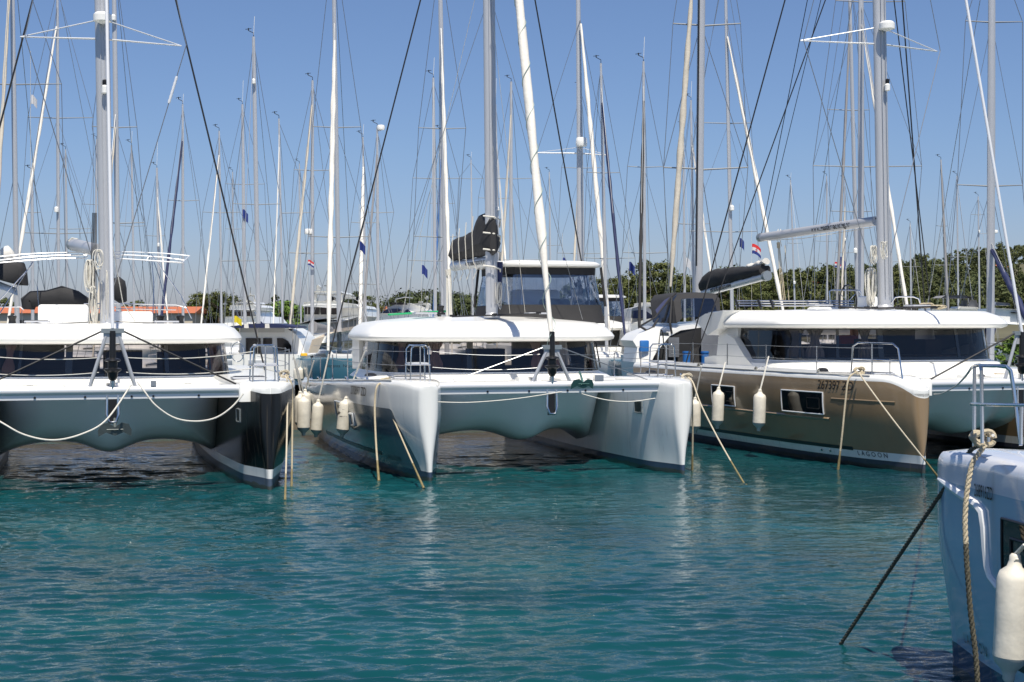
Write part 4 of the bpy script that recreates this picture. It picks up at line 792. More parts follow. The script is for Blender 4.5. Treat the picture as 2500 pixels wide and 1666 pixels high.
def crown_mesh(seed, w_, h, kind, nc, nl, ls):
    q = random.Random(seed); m = MB(); cl = []
    for i in range(nc):
        a = q.uniform(0, 6.283); z = q.random()
        if kind == 'umbrella': r_ = w_ * math.sqrt(q.random()) * (1 - .1 * z); zz = h * (.55 + .45 * math.sqrt(max(0, 1 - (r_ / w_) ** 2)) * z ** .5)
        elif kind == 'column': r_ = w_ * q.random() ** .5 * math.sin(math.pi * min(.97, .12 + z * .85)) ** .8; zz = h * z
        else: r_ = w_ * q.random() ** .45 * math.sqrt(max(.02, 1 - (2 * (z ** .85) - 1) ** 2)) * (1.1 - .3 * z); zz = h * (.08 + .92 * z)
        cl.append((r_ * math.cos(a), r_ * math.sin(a), zz, q.uniform(.5, 1.1)))
    for (x, y, z, s_) in cl:
        R_ = w_ * .2 * s_
        for j in range(nl):
            d = Vector((q.gauss(0, 1), q.gauss(0, 1), q.gauss(0, .6))).normalized() * R_ * q.random() ** .33; c = Vector((x, y, z)) + d
            up = (d.normalized() + Vector((q.gauss(0, .5), q.gauss(0, .5), q.gauss(.4, .5)))).normalized(); t = up.cross(Vector((q.gauss(0, 1), q.gauss(0, 1), q.gauss(0, 1)))).normalized(); b = up.cross(t); l = ls * q.uniform(.6, 1.3)
            m.add([c - t * l, c - b * l * .5, c + t * l, c + b * l * .6], [(0, 1, 2, 3)])
    return m
def trunk_mesh(seed, h, r_, w_, ns=7):
    q = random.Random(seed); m = MB(); top = Vector((q.uniform(-.3, .3), q.uniform(-.3, .3), h * .75)); m.tube([(0, 0, -.8), (.05, 0, h * .2), top * .6, top], [r_ * 1.3, r_, r_ * .75, r_ * .35], 8)
    for i in range(ns):
        s_ = q.uniform(.35, .9); a = q.uniform(0, 6.28); b = top * s_; m.tube([b, b + Vector((math.cos(a) * w_ * .35, math.sin(a) * w_ * .35, h * .08)), b + Vector((math.cos(a) * w_ * .75, math.sin(a) * w_ * .75, h * .2))], [r_ * .4, r_ * .25, r_ * .08], 5)
    return m
PROTO = {}
for i, (nm, w_, h, kind, nc, nl, ls, mt) in enumerate((('pine_a', 3.4, 7.6, 'round', 95, 75, .15, PINE), ('pine_b', 4.2, 6.8, 'round', 110, 75, .155, PINE), ('pine_c', 3.0, 8.4, 'round', 90, 75, .15, PINE2), ('umb', 4.6, 5.2, 'umbrella', 100, 75, .15, PINE2), ('cyp', 1.15, 6.2, 'column', 55, 40, .17, PINE2), ('bush', 2.6, 3.6, 'round', 60, 40, .2, LEAF))):
    cmx = crown_mesh(i, w_, h, kind, nc, nl, ls); PROTO[nm] = (cmx, trunk_mesh(i + 50, h, .22, w_), mt, sorted(v[2] for v in cmx.v)[-60])
DONE = {}
def tree(nm, x, ytop, D, label, name='pine_tree', cat='tree', sx=1, group='trees behind the marina', sk=None):
    cm, tm, mt, h = PROTO[nm]; p = W(x, ytop, D); g = hgt(p.x, D); s_ = (p.z - g) / h; o = empty(name, (p.x, D, g), rnd.uniform(0, 6.28), label, cat, group); o.scale = (s_ * sx, s_ * sx, s_)
    if nm not in DONE: DONE[nm] = (cm.build('crown', mt, o, smooth=0), tm.build('trunk', BARK, o))
    else:
        for a in DONE[nm]: c = a.copy(); C.objects.link(c); c.parent = o
    return o
q = random.Random(3)
belt = [(1392, 696), (1425, 684), (1462, 680), (1500, 678), (1540, 670), (1582, 638), (1612, 640), (1650, 668), (1690, 676), (1722, 684), (1752, 676), (1783, 650), (1830, 672), (1872, 676), (1910, 668), (1952, 664), (2003, 650), (2028, 648), (2062, 662), (2120, 668), (2180, 662)]
belt_ = [(1392, 688), (1425, 676), (1462, 668), (1500, 650), (1545, 672), (1585, 634), (1620, 640), (1655, 672), (1690, 684), (1722, 690), (1760, 676), (1800, 668), (1845, 676), (1880, 690), (1925, 668), (1965, 655), (2012, 640), (2048, 662), (2085, 676), (2130, 668), (2180, 662)]
where = ['just right of the clear helm curtains', 'behind the rolled white jib beside the helm station', 'left of the navy rolled jib', 'at the foot of the black rolled jib', 'behind the single thin mast with a tall antenna', 'tallest in the belt, left of the fat beige rolled sail', 'second tallest, just behind the fat beige rolled sail', 'above the black spray hood', 'behind the mast with the black boom cover', 'above the middle of the black boom cover', 'above the outer end of the black boom cover', 'under the outer end of the bare grey boom', 'between the mainsheet tackle and a thin white mast', 'left of a slanting pale rolled sail', 'under the lettering on the bare grey boom', 'left of the tall dark pine by the steering wheel', 'tall and dark, left above the steering wheel', 'behind the steering wheel', 'just left of the rope coil', 'right of the thick mast of the bronze catamaran', 'where the belt meets the wooded hill']
for i, (x, yt) in enumerate(belt):
    tree('pine_b' if i % 3 == 1 else ('pine_c' if i in (16, 17, 9) else 'pine_a'), x + q.uniform(-4, 4), yt, 192 + q.uniform(0, 16), 'olive green pine ' + where[i] if i not in (16, 17, 9) else 'dark pine ' + where[i], sx=q.uniform(.8, 1.1))
for x, yt, nm, lb in ((480, 716, 'pine_a', 'olive tree just left of the thin masts behind the black hulled catamaran'), (508, 735, 'bush', 'low green bush between two olive trees on the far left shore'), (535, 712, 'pine_b', 'broad olive tree right of the white bow pole on the far left shore'), (672, 722, 'cyp', 'narrow dark cypress on the shore above the blue bimini'), (652, 742, 'pine_a', 'small dark tree left of the cypress'),
        (700, 736, 'bush', 'bright green tree right of the cypress above the white pilothouse'), (722, 760, 'bush', 'bright green bush in front of the orange roof'), (690, 765, 'bush', 'bright green low bush above the blue bimini'), (868, 712, 'pine_c', 'dark tree behind the big motor yacht arch'), (895, 722, 'pine_a', 'olive tree right of the motor yacht arch'), (905, 745, 'pine_a', 'small olive tree beside the roof of the middle catamaran'),
        (1040, 707, 'umb', 'umbrella pine above the white flybridge yacht'), (1075, 716, 'umb', 'umbrella pine left of the black sail bag tackle'), (1112, 715, 'umb', 'umbrella pine directly under the black sail bag'), (1145, 722, 'umb', 'umbrella pine just left of the black helm curtain')):
    tree(nm, x, yt, 196 + q.uniform(0, 12), lb, name={'cyp': 'cypress_tree', 'bush': 'leafy_tree', 'umb': 'umbrella_pine'}.get(nm, 'pine_tree'), sx=1.15)
tree('bush', 2488, 800, 60, 'bright green bush beyond the right end of the bronze catamaran cabin', name='bush', cat='bush', group=None).location.z = .8
# wooded hill: one forest
protos = [crown_mesh(90 + i, 3.2, 4.6, 'round', 32, 38, .22) for i in range(3)]; PA = [np.array([tuple(v) for v in p.v]) for p in protos]; allv = []
for i in range(620):
    D = q.uniform(240, 430); X = q.uniform(20, .40 * D) if q.random() < .9 else q.uniform(-160, 20); g = hgt(X, D)
    if X < 60 and g < 3.5 and q.random() < .6: continue
    a = q.uniform(0, 6.28); s_ = q.uniform(.6, 1.45); P = PA[q.randrange(3)]; ca, sa = math.cos(a) * s_, math.sin(a) * s_
    allv.append(np.stack([X + P[:, 0] * ca - P[:, 1] * sa, D + P[:, 0] * sa + P[:, 1] * ca, g - .5 + P[:, 2] * s_ * q.uniform(.85, 1.2)], -1))
V = np.concatenate(allv).astype(np.float32); me = bpy.data.meshes.new('forest'); n4 = len(V); me.vertices.add(n4); me.vertices.foreach_set('co', V.ravel()); me.loops.add(n4); me.loops.foreach_set('vertex_index', np.arange(n4, dtype=np.int32)); me.polygons.add(n4 // 4); me.polygons.foreach_set('loop_start', np.arange(0, n4, 4, dtype=np.int32)); me.update(calc_edges=True)
me.materials.append(leafmat('forest_foliage', (.032, .046, .018), (.095, .105, .040))); o = bpy.data.objects.new('forest', me); C.objects.link(o); tag(o, 'dense wooded hillside of pines and scrub', 'forest', None, 'stuff')
# ---------------------------------------------------------------- houses
TILE = mat('orange_roof_tiles', (.42, .13, .06), .85, var=.2, vscale=3); PLAS = mat('house_plaster', (.55, .48, .38), .9, var=.1)
def house(x0, x1, ytop, yeave, D, label, depth=9):
    a, b = W(x0, yeave, D), W(x1, yeave, D); zt_, ze = W(0, ytop, D).z, a.z; g = min(hgt(a.x, D), hgt(b.x, D)); e = empty('house', ((a.x + b.x) / 2, D, g), 0, label, 'house', None); L = b.x - a.x; h0, h1 = ze - g, zt_ - g
    m = MB(); m.box((0, depth / 2, h0 / 2 - .5), (L, depth, h0 + 1)); m.build('wall', PLAS, e, smooth=0)
    m = MB(); m.add([(-L / 2 - .4, -.5, h0 - .05), (L / 2 + .4, -.5, h0 - .05), (L / 2 + .4, depth + .5, h0 - .05), (-L / 2 - .4, depth + .5, h0 - .05), (-L / 2 - .4, depth / 2, h1), (L / 2 + .4, depth / 2, h1)], [(0, 1, 5, 4), (2, 3, 4, 5), (0, 4, 3), (1, 2, 5), (0, 3, 2, 1)]); m.build('roof', TILE, e, smooth=0)
    nwin = max(1, int(L / 4))
    for i in range(nwin): m = MB(); m.box((-L / 2 + (i + .5) * L / nwin, -.02, h0 * .55), (1.1, .08, 1.2)); m.build('window', DARKG, e, smooth=0)
house(-60, 470, 748, 764, 188, 'long low building with orange tiled roof behind the black hulled catamaran')
house(676, 735, 751, 768, 225, 'house with orange roof beside the big motor yacht'); house(905, 960, 748, 760, 222, 'house whose orange roof shows left of the white flybridge yacht')
house(1975, 2000, 672, 690, 236, 'house with orange gable half hidden by the dark pine'); 
house(2444, 2460, 645, 652, 330, 'lone house with orange roof high on the wooded hill')
# ================================================================ sailing boats behind, placed by mast
FL = {'w': CANW, 't': CANT, 'n': CANN, 'k': CANB, 'b': CANBL, 'g': CANG}
HULLS = [mat('yacht_white', (.72, .72, .70), .3, coat=.3, var=.04), mat('yacht_teal_blue', (.06, .20, .27), .25, coat=.5, var=.05), mat('yacht_navy', (.015, .025, .06), .2, coat=.5), mat('yacht_light_grey', (.5, .52, .53), .3, coat=.3, var=.04)]
TEAK = mat('teak_deck', (.33, .22, .12), .8, var=.15)
def mono_hull(e, L, B, fb, hm, bowv=-5.0, full=True):
    vs = [0, .03, .1, .2, .35, .5, .7, .85, 1.0]; hw_ = [.03, .16, .42, .66, .88, .98, 1.0, .95, .82]; m = MB(); rings = []
    for t, w_ in zip(vs, hw_):
        v = bowv + t * L; b = B / 2 * w_; f_ = fb * (1.12 - .2 * t + .08 * t * t); sv = (1 - t) * .0
        rings.append([(0, v + (.5 if t == 0 else 0), -.4)] + [(b * g, v + (.45 * (1 - zz / f_) if t < .05 else 0), zz) for g, zz in ((.55, -.2), (.78, .15), (.92, f_ * .5), (1.0, f_ * .95), (.97, f_))] + [(0, v, f_ + .05)] + [(-b * g, v + (.45 * (1 - zz / f_) if t < .05 else 0), zz) for g, zz in ((.97, f_), (1.0, f_ * .95), (.92, f_ * .5), (.78, .15), (.55, -.2))])
    m.loft(rings); m.build('hull', hm, e, smooth=40)
    if not full: return
    m = MB(); rg = []
    for z, s_, v0, v1 in ((fb * .95, 1, bowv + L * .26, bowv + L * .66), (fb + .22, .95, bowv + L * .3, bowv + L * .65), (fb + .38, .7, bowv + L * .36, bowv + L * .63)):
        rg.append(outline(B * .3 * s_, v0, v1, z, 20, e=2.4))
    m.loft(rg); m.build('cabin_top', GEL, e, smooth=40)
    for s_ in (-1, 1): m = MB(); m.box((s_ * B * .292, bowv + L * .48, fb + .12), (.02, L * .2, .13)); m.build('cabin_window', DARKG, e)
def monosail(x, xt, yt, wpx, D, label, furl=None, sp=(), boom=None, H=None, hull=0, flag=None, vane=True, L=12.5, B=3.9, fb=1.35, hood=None, mcol=None, antenna=False, red=None, name='sailing_boat', group='sailing boats moored behind the catamarans', lamp=None, full=True, radar=None, backx=None):
    s_ = F / D; h = H or CAMZ + (HY - yt) / s_; r = max(.045, wpx / s_ / 2); bx = (x - 1250) / s_
    ztop = h; dx = (xt - x) / s_
    psi = 0; sgn = 1
    if furl: psi = math.asin(max(-.9, min(.9, (furl[0] - x) / s_ / 5.0)))
    if backx: sgn = -1
    e = empty(name, (bx, D, 0), psi, label, 'sailing boat', group)
    inv = Matrix.Rotation(-psi, 3, 'Z')
    def loc(px, y, dd=0): w_ = W(px, y, D + dd); return inv @ Vector((w_.x - bx, dd, w_.z))
    mono_hull(e, L, B, fb, HULLS[hull], full=full)
    lean = inv @ Vector(((dx) / max(1, (ztop - 3.2)), 0, 0))
    mp = lambda z: Vector((lean.x * (z - 3.2), lean.y * (z - 3.2), z))
    m = MB(); m.tube([mp(fb), mp(h * .6), mp(h * .85), mp(h)], [r, r, r * .9, r * .65], 10, sy=1.4); mo = m.build('mast', mcol or ALU, e)
    tips = []
    for sy_, xl, xr in sp:
        z = CAMZ + (HY - sy_) / s_; xm = x + (xt - x) * (z - 3.2) / max(1, ztop - 3.2)
        for xx in (xl, xr):
            t = inv @ Vector(((xx - xm) / s_, (.15 if xx > xm else .0), .05)); q_ = MB(); q_.tube([mp(z), mp(z) + t], [max(.026, r * .3), .018], 6); q_.build('spreader', SPR, mo)
            tips.append((z, 1 if xx > xm else -1, mp(z) + t))
    for side in (-1, 1):
        tt = [t for t in tips if t[1] == side]; tt.sort(key=lambda a: a[0]); pts = [inv @ Vector((side * B * .46 * math.cos(psi), side * B * .46 * math.sin(psi), 0)) + Vector((0, 0, fb))] + [t[2] for t in tt] + [mp(h * .985)]
        if len(pts) < 3: pts.insert(1, mp(h * .55) + inv @ Vector((side * .9, 0, 0)))
        m = MB(); m.tube(pts, .013, 4); m.build('shroud', WIRE, e)
        if tt: m = MB(); m.tube([pts[0] * .9 + Vector((0, .6, .1 * fb)), mp(min(h * .5, tt[0][0]))], .010, 4); m.build('lower_shroud', WIRE, e)
        if len(tt) > 1: m = MB(); m.tube([tt[0][2], mp(tt[1][0])], .009, 4); m.build('diagonal_shroud', WIRE, e)
    m = MB(); m.tube([(0, L - 5.0, fb), mp(h)], .012, 4); m.build('backstay', WIREB if hull == 2 else WIRE, e)
    if furl:
        fx, fw, fc = furl[:3]; ty = furl[3] if len(furl) > 3 else None; zt_ = h * .97 if ty is None else CAMZ + (HY - ty) / s_
        stay(e, (0, -4.9, fb + .1), mp(min(h, zt_ * 1.04)), .014); rolled(e, (0, -4.85, fb + .5), mp(zt_) + (Vector((0, -4.9, fb)) - mp(zt_)) * .02, fw / s_ / 2 * 1.0, FL[fc], seed=int(x), bulge=.2, rope=CANN if len(furl) > 4 else None)
    else: stay(e, (0, -4.9, fb + .1), mp(h * .99), .014, WIRE, 'forestay')
    if boom:
        m = MB(); m.tube([mp(2.6), (0, 4.4, 2.75)], .09, 8); bo = m.build('boom', ALU, e)
        m = MB(); m.tube([(0, .15, 3.0), (0, .8, 2.95), (0, 2.5, 2.9), (0, 4.3, 2.85)], [.26, .22, .19, .12], 10, sy=1.3); m.build('sail_cover', FL[boom], e)
    if hood: m = MB(); m.loft([outline(1.2, 1.6, 3.4, fb + .2, 20, e=2.5), outline(1.15, 1.8, 3.4, fb + .9, 20, e=2.5), outline(.8, 2.2, 3.3, fb + 1.25, 20, e=2.5)]); m.build('spray_hood', FL[hood], e)
    if vane:
        m = MB(); t = mp(h); m.tube([t, t + Vector((0, 0, .18)), t + Vector((-.25, 0, .3))], .018, 4); m.tube([t + Vector((-.25, 0, .3)), t + Vector((-.25, 0, .42))], .03, 5); m.tube([t + Vector((-.4, 0, .36)), t + Vector((-.1, 0, .4))], .015, 4); m.build('wind_vane', BLK, mo)
    if antenna: m = MB(); m.tube([mp(h), mp(h) + Vector((.05, 0, antenna))], .012, 4); m.build('antenna', GEL, mo)
    if lamp:
        z = CAMZ + (HY - lamp) / s_; m = MB(); m.lathe([(.05, -.14), (.1, -.12), (.1, .05), (.04, .12)], mp(z) + Vector((0, -r * 1.4 - .08, 0)), 10); m.build('mast_light', GEL, mo)
    if radar:
        z = CAMZ + (HY - radar[1]) / s_; t = loc(radar[0], radar[1]); m = MB(); m.lathe([(.02, -.16), (.22, -.12), (.24, .04), (.2, .14), (.02, .17)], t, 14); m.build('radar_dome', GEL, mo); m = MB(); m.tube([t - Vector((0, 0, .15)), mp(z - .2)], .03, 5); m.build('radar_bracket', ALU, mo)
    if flag:
        for fx, fy, fc in ([flag] if isinstance(flag[0], (int, float)) else flag): hoist(e, loc(fx, fy, -.2), fc, (22 if fc in 'bw' else 13 if fy > 630 or D > 100 else 24) / s_, s_)
    return e
FLB = mat('blue_flag_cloth', (.02, .04, .20), .7); FLW = mat('white_flag_cloth', (.6, .6, .62), .7); FLR = mat('red_flag_cloth', (.6, .03, .03), .7); FLY = mat('yellow_flag_cloth', (.75, .6, .02), .7)
def hoist(e, c, kind, h, s_):
    w_ = h * (.62 if kind in 'bw' else 1.1); mats = {'b': [FLB], 'w': [FLW], 'cro': [FLR, FLW, FLB], 'y': [FLY]}[kind]; n = len(mats); m = MB()
    for i in range(n): m.grid(lambda a, b: c + Vector((w_ * a, .05 * math.sin(a * 7), -h * (i + b) / n - .5 * h * a * a + .06 * h * math.sin(a * 6))), 8, 2, i)
    fl = m.build('flag', mats, e)
    if kind == 'cro':
        m = MB(); k = h * .09
        for i in range(5):
            for j in range(5):
                if (i + j) % 2 == 0: X0, Z0 = w_ * .36 + i * k, -h * .28 - j * k - .05 * h; m.add([c + Vector((X0, -.03, Z0)), c + Vector((X0 + k, -.03, Z0)), c + Vector((X0 + k, -.03, Z0 - k)), c + Vector((X0, -.03, Z0 - k))], [(0, 1, 2, 3)])
        m.build('flag_shield', FLR, fl, smooth=0)
    m = MB(); m.tube([c + Vector((-.02, 0, 1.6)), c + Vector((-.02, 0, -h - 3))], .007, 4); m.build('flag_halyard', ROPEW, e)
S = monosail
SPR = mat('spreader_grey', (.20, .21, .22), .6, metal=.2)
S(42, 28, -60, 9, 52, 'sailing boat behind the black hulled catamaran with twin black lines along its mast', furl=(92, 8, 't'), sp=((207, -70, 147),), H=17.5, mcol=ALU, flag=(76, 232, 'w'))
S(143, 140, -60, 6, 66, 'sailing boat with white rolled jib left of the black hulled catamaran mast', furl=(95, 7, 'w', 50), sp=((289, 68, 225), (571, 50, 226)), H=19, lamp=512)
S(290, 277, -60, 9, 58, 'sailing boat whose thick mast stands just right of the leftmost catamaran mast, dark boom cover', furl=(312, 7, 't', 300), sp=((312, 225, 332), (546, 260, 350)), boom='k', H=18.5, lamp=45)
S(80, 78, 420, 6, 84, 'sailing boat with short tan spar between two leftmost tall masts', sp=((520, 60, 98),))
S(328, 321, 355, 4, 100, 'far thin masted sailing boat between the thick mast and the leaning white jib', sp=((553, 290, 355),), antenna=1)
S(390, 383, 410, 5, 104, 'far sailing boat with short mast and slanting white rolled jib, above the low orange roof', furl=(452, 4, 'w', 475), sp=((577, 355, 402),), antenna=2, lamp=598)
S(447, 446, 255, 5, 82, 'sailing boat with narrow navy rolled jib left of the black catamaran shroud', furl=(436, 6, 'n', 335), sp=((491, 410, 485),), antenna=.6)
S(541, 535, 320, 4, 88, 'sailing boat with thin white jib left of the twin masts over the blue bimini', furl=(527, 4, 'w', 370), sp=((520, 495, 585), (638, 540, 663)))
S(598, 592, 255, 6, 95, 'sailing boat with slim mast just left of the tall mast over the blue bimini', sp=((451, 550, 645),), antenna=1.6, flag=(592, 512, 'b'))
S(631, 619, 90, 8, 70, 'tall masted sailing boat right above the blue bimini, white lights at its hounds', sp=((500, 568, 685),), antenna=1.0, lamp=200, boom='n')
S(690, 681, 290, 4, 82, 'sailing boat with very thin mast left of the red lined mast', furl=(700, 3, 'w', 350), sp=((521, 684, 766),), hull=3)
S(762, 763, 197, 6, 76, 'sailing boat with small radar halfway up, tan rolled jib on its left', furl=(736, 6, 't', 245), sp=((417, 718, 818), (620, 704, 823)), radar=(753, 566), boom='g', flag=((752, 635, 'cro'),))
S(828, 813, -60, 8, 61, 'sailing boat with glossy teal blue hull and white rolled jib between two catamarans', furl=(837, 11, 'w', 85), sp=((312, 763, 880), (580, 753, 905)), H=20, hull=1, fb=1.62, B=4.3, L=14, red=1, flag=(878, 590, 'b'))
S(893, 886, 335, 4, 90, 'sailing boat with white jib rolled in a dark spiral stripe', furl=(898, 8, 'w', 400, 1), sp=((545, 857, 925),), antenna=.8)
S(923, 921, 310, 5, 84, 'sailing boat with grey rolled jib right of the spirally striped jib', furl=(900, 5, 'g', 370), sp=((520, 896, 961), (695, 852, 930)), radar=(930, 312))
S(1063, 1058, 190, 6, 78, 'sailing boat with bare slim mast left of the big white jib near the sail bag', sp=((437, 1008, 1122), (638, 995, 1112)), antenna=1.1, flag=(1030, 648, 'b'))
S(1090, 1073, -60, 9, 62, 'sailing boat with thick mast and lumpy white jib reaching down to the black sail bag', furl=(1116, 8, 'w', 95), sp=((315, 1022, 1137), (580, 1010, 1115)), H=19.5)
S(1080, 1076, 320, 5, 100, 'sailing boat with blue rolled jib hidden behind the thick mast left of the sail bag', furl=(1064, 5, 'b', 380), sp=((498, 1050, 1110),))
S(1247, 1248, 200, 6, 85, 'sailing boat with beige rolled jib just right of the middle catamaran mast', furl=(1214, 5, 't', 270), sp=((437, 1205, 1306), (636, 1222, 1325)))
S(1220, 1210, 255, 4, 98, 'far sailing boat with thin bright white jib close to the middle catamaran mast', furl=(1250, 4, 'w', 340), sp=((485, 1168, 1250),), antenna=1.8, radar=None, lamp=510)
S(1424, 1418, 215, 6, 92, 'sailing boat with bare mast hidden close behind the mast with the white radar', furl=(1382, 5, 't', 330), sp=((411, 1371, 1470), (620, 1360, 1483)), flag=(1374, 630, 'b'))
S(1480, 1467, 155, 6, 74, 'sailing boat with navy rolled jib leaning to the right', furl=(1512, 7, 'n', 240), sp=((423, 1432, 1514), (632, 1425, 1551)))
S(1574, 1571, 150, 6, 70, 'sailing boat with black rolled jib leaning to the left and tall antenna', furl=(1537, 7, 'k', 235), sp=((409, 1532, 1620), (619, 1520, 1632)), antenna=1.2, flag=(1536, 640, 'b'), hull=1)
S(1695, 1687, 245, 5, 90, 'sailing boat with slim mast and thin white jib just left of the dark thick mast', furl=(1736, 5, 'w', 345), sp=((548, 1652, 1733),), antenna=1.2, flag=(1675, 630, 'w'))
S(1788, 1770, -60, 7, 66, 'sailing boat with long white jib passing behind the outer end of the bare boom', furl=(1890, 8, 'w', 75), sp=((302, 1697, 1835), (567, 1683, 1850)), H=20, lamp=508, flag=((1806, 582, 'b'), (1836, 596, 'cro')))
S(1942, 1930, 440, 3, 115, 'far sailing boat with short thin mast under the lettered bare boom', sp=((595, 1922, 1960),), antenna=.6, lamp=690)
S(2095, 2072, -60, 7, 70, 'sailing boat with grey blue rolled jib leaning left beside the steering wheel', furl=(1985, 6, 'g', 45), sp=((270, 2020, 2124), (518, 2027, 2130)), H=21, lamp=612)
S(2102, 2102, -60, 11, 54, 'sailing boat with thick mast next to the bronze catamaran mast', furl=(2150, 7, 'w', 45), sp=((5, 2040, 2212), (408, 1985, 2253)), H=17.5)
S(2065, 2062, 440, 3, 122, 'far sailing boat with red and white flag left of the rope coil', furl=(2020, 5, 't', 500), sp=((618, 2040, 2092),), flag=((2038, 640, 'cro'), (2050, 628, 'b')), lamp=585)
S(2315, 2297, 390, 4, 110, 'far sailing boat with white lights low on its leaning mast, bare boom', furl=(2272, 5, 'g', 395), sp=((553, 2285, 2315), (648, 2276, 2330)), boom='g', lamp=575)
S(2180, 2172, 475, 4, 126, 'far short masted sailing boat right of the bronze catamaran mast', sp=((640, 2168, 2195),))
S(2418, 2422, -60, 14, 50, 'sailing boat with thick mast near the right edge and navy cover at its foot', furl=(2440, 14, 'n', 605), sp=((55, 2357, 2500), (455, 2337, 2500)), H=17, boom='n')
S(2225, 2222, 545, 3, 140, 'far small sailing boat with grey bimini low against the wooded hill', sp=((652, 2200, 2250),), hood='g')
S(165, 160, 365, 4, 96, 'far sailing boat between the white rolled jib and the leftmost catamaran mast', sp=((560, 120, 220),))
S(232, 236, 340, 4, 108, 'far sailing boat hidden beside the leftmost catamaran mast', sp=((500, 200, 270),))
S(1155, 1150, 390, 3, 112, 'far thin mast straight above the black sail bag', sp=((437, 1120, 1180),), antenna=.6)
S(1672, 1668, 310, 4, 104, 'far sailing boat with wooden looking reflector between the fat beige jib and the dark mast', sp=((548, 1652, 1700),))
S(2392, 2388, 480, 3, 130, 'far sailing boat left of the thick right hand mast', sp=((525, 2370, 2405),), lamp=565, radar=(2430, 566))
S(2340, 2336, 430, 3, 118, 'far sailing boat under the crossing black shrouds at the right', sp=((628, 2315, 2360),))
S(2020, 2018, 430, 3, 128, 'far sailing boat left of the pale blue rolled jib', sp=((590, 1990, 2045),))
S(570, 568, 420, 3, 128, 'far sailing boat with tan reflector between the thin masts over the left trees', sp=((560, 550, 590),))
S(735, 731, 400, 3, 118, 'far sailing boat left of the radar bearing mast over the motor yacht', sp=((618, 704, 762),))
S(1345, 1341, 420, 3, 124, 'far sailing boat with faint mast left of the white radar mast', sp=((600, 1320, 1372),))
# ================================================================ other craft behind
# catamaran under the white radar mast, with hard top and clear curtains
def small_cat(x, D, psi, label, H, wpx, furl=None, sp=(), helm=True, radar=None, vmast=5.5, flagp=None):
    s_ = F / D; p = W(x, 700, D); ps = R(psi); cx = p.x + vmast * math.sin(ps); cy = D - vmast * math.cos(ps); k = Cat(cx, cy, psi); e = empty('catamaran', (cx, cy, 0), ps, label, 'catamaran', 'catamarans moored behind the quay')
    for side in (-1, 1):
        m = MB(); rings = []
        for v in (0, .15, .6, 1.5, 3, 6, 9, 12):
            rings.append([(side * (k.su + q_), v, z) for q_, z in ((0, -.4), (k.half(v, 0) , 0), (k.half(v, 1), 1), (k.half(v, 1.9), 1.95), (0, 2.05), (-k.half(v, 1.9, False), 1.95), (-k.half(v, 1, False), 1), (-k.half(v, 0, False), 0))])
        m.loft(rings); m.build('hull', GEL, e)
    m = MB(); m.rbox((0, 6.6, 1.4), (5, 9, 1.0), .1); m.build('bridge_deck', GEL, e)
    m = MB(); m.loft([outline(2.8, 4.3, 9.4, 1.9, 32), outline(2.72, 4.4, 9.4, 2.85, 32)]); m.build('cabin_window', DARKG, e)
    m = MB(); m.loft([outline(2.95, 3.95, 10.2, 2.82, 32), outline(3.05, 3.85, 10.3, 2.95, 32), outline(2.85, 4.2, 10.2, 3.2, 32), outline(2.2, 5.2, 9.9, 3.4, 32)]); m.build('coachroof', GEL, e, smooth=50)
    r = wpx / s_ / 2; m = MB(); m.tube([(0, vmast, 3.2), (-.02, vmast, H * .6), (-.05, vmast + .2, H)], [r, r, r * .7], 12, sy=1.4); mo = m.build('mast', ALU, e)
    for sy_, xl, xr in sp:
        z = CAMZ + (HY - sy_) / s_
        for xx in (xl, xr): q_ = MB(); q_.tube([(0, vmast, z), ((xx - x) / s_ / math.cos(ps), vmast, z - .05)], [.05, .03], 6); q_.tube([(0, vmast, z + .35), ((xx - x) / s_ / math.cos(ps), vmast, z - .03)], .015, 5); q_.build('spreader', ALUW, mo)
        for xx, sd_ in ((xl, -1), (xr, 1)): m = MB(); t = ((xx - x) / s_ / math.cos(ps), vmast, z - .05); m.tube([(sd_ * 3.5, vmast + 1.5, 2), t, (0, vmast, H * .9)], .014, 4); m.build('shroud', WIRE, e)
    if furl: rolled(e, (0, .6, 2.7), (0, vmast - .15, CAMZ + (HY - furl[2]) / s_), furl[0] / s_ / 2, FL[furl[1]], seed=int(x))
    if radar: z = CAMZ + (HY - radar) / s_; q_ = MB(); q_.lathe([(.02, -.2), (.3, -.17), (.33, 0), (.3, .25), (.26, .3), (.02, .32)], (-.05, vmast - .4, z), 16); q_.build('radar_dome', GEL, mo)
    if helm:
        sh = lambda L_: [(a + 2.0, b + 6.9, c) for a, b, c in L_]
        m = MB(); m.loft([sh(outline(1.46, -.14, 2.8, 4.68, 24, e=5)), sh(outline(1.47, -.15, 2.8, 4.76, 24, e=5)), sh(outline(1.2, .2, 2.6, 4.86, 24, e=5))]); m.build('hard_top', GEL, e)
        m = MB(); m.loft([sh(outline(1.4, -.1, 2.6, 3.6, 24, e=5)), sh(outline(1.33, .02, 2.55, 4.5, 24, e=5))], capA=False, capB=False); m.build('clear_side_curtain', VINYL, e)
        m = MB(); m.loft([sh(outline(1.5, -.2, 2.7, 3.2, 24, e=5)), sh(outline(1.42, -.12, 2.6, 3.62, 24, e=5))], capA=False, capB=False); m.loft([sh(outline(1.34, 0, 2.56, 4.48, 24, e=5)), sh(outline(1.35, -.01, 2.56, 4.7, 24, e=5))], capA=False, capB=False); m.build('curtain_skirt', CANB, e)
    return e, k
small_cat(1416, 80, 16, 'catamaran with white radar on its mast and hard top helm, behind the middle catamaran', 22.5, 11, (9, 'w', 60), ((375, 1310, 1483),), True, 352)
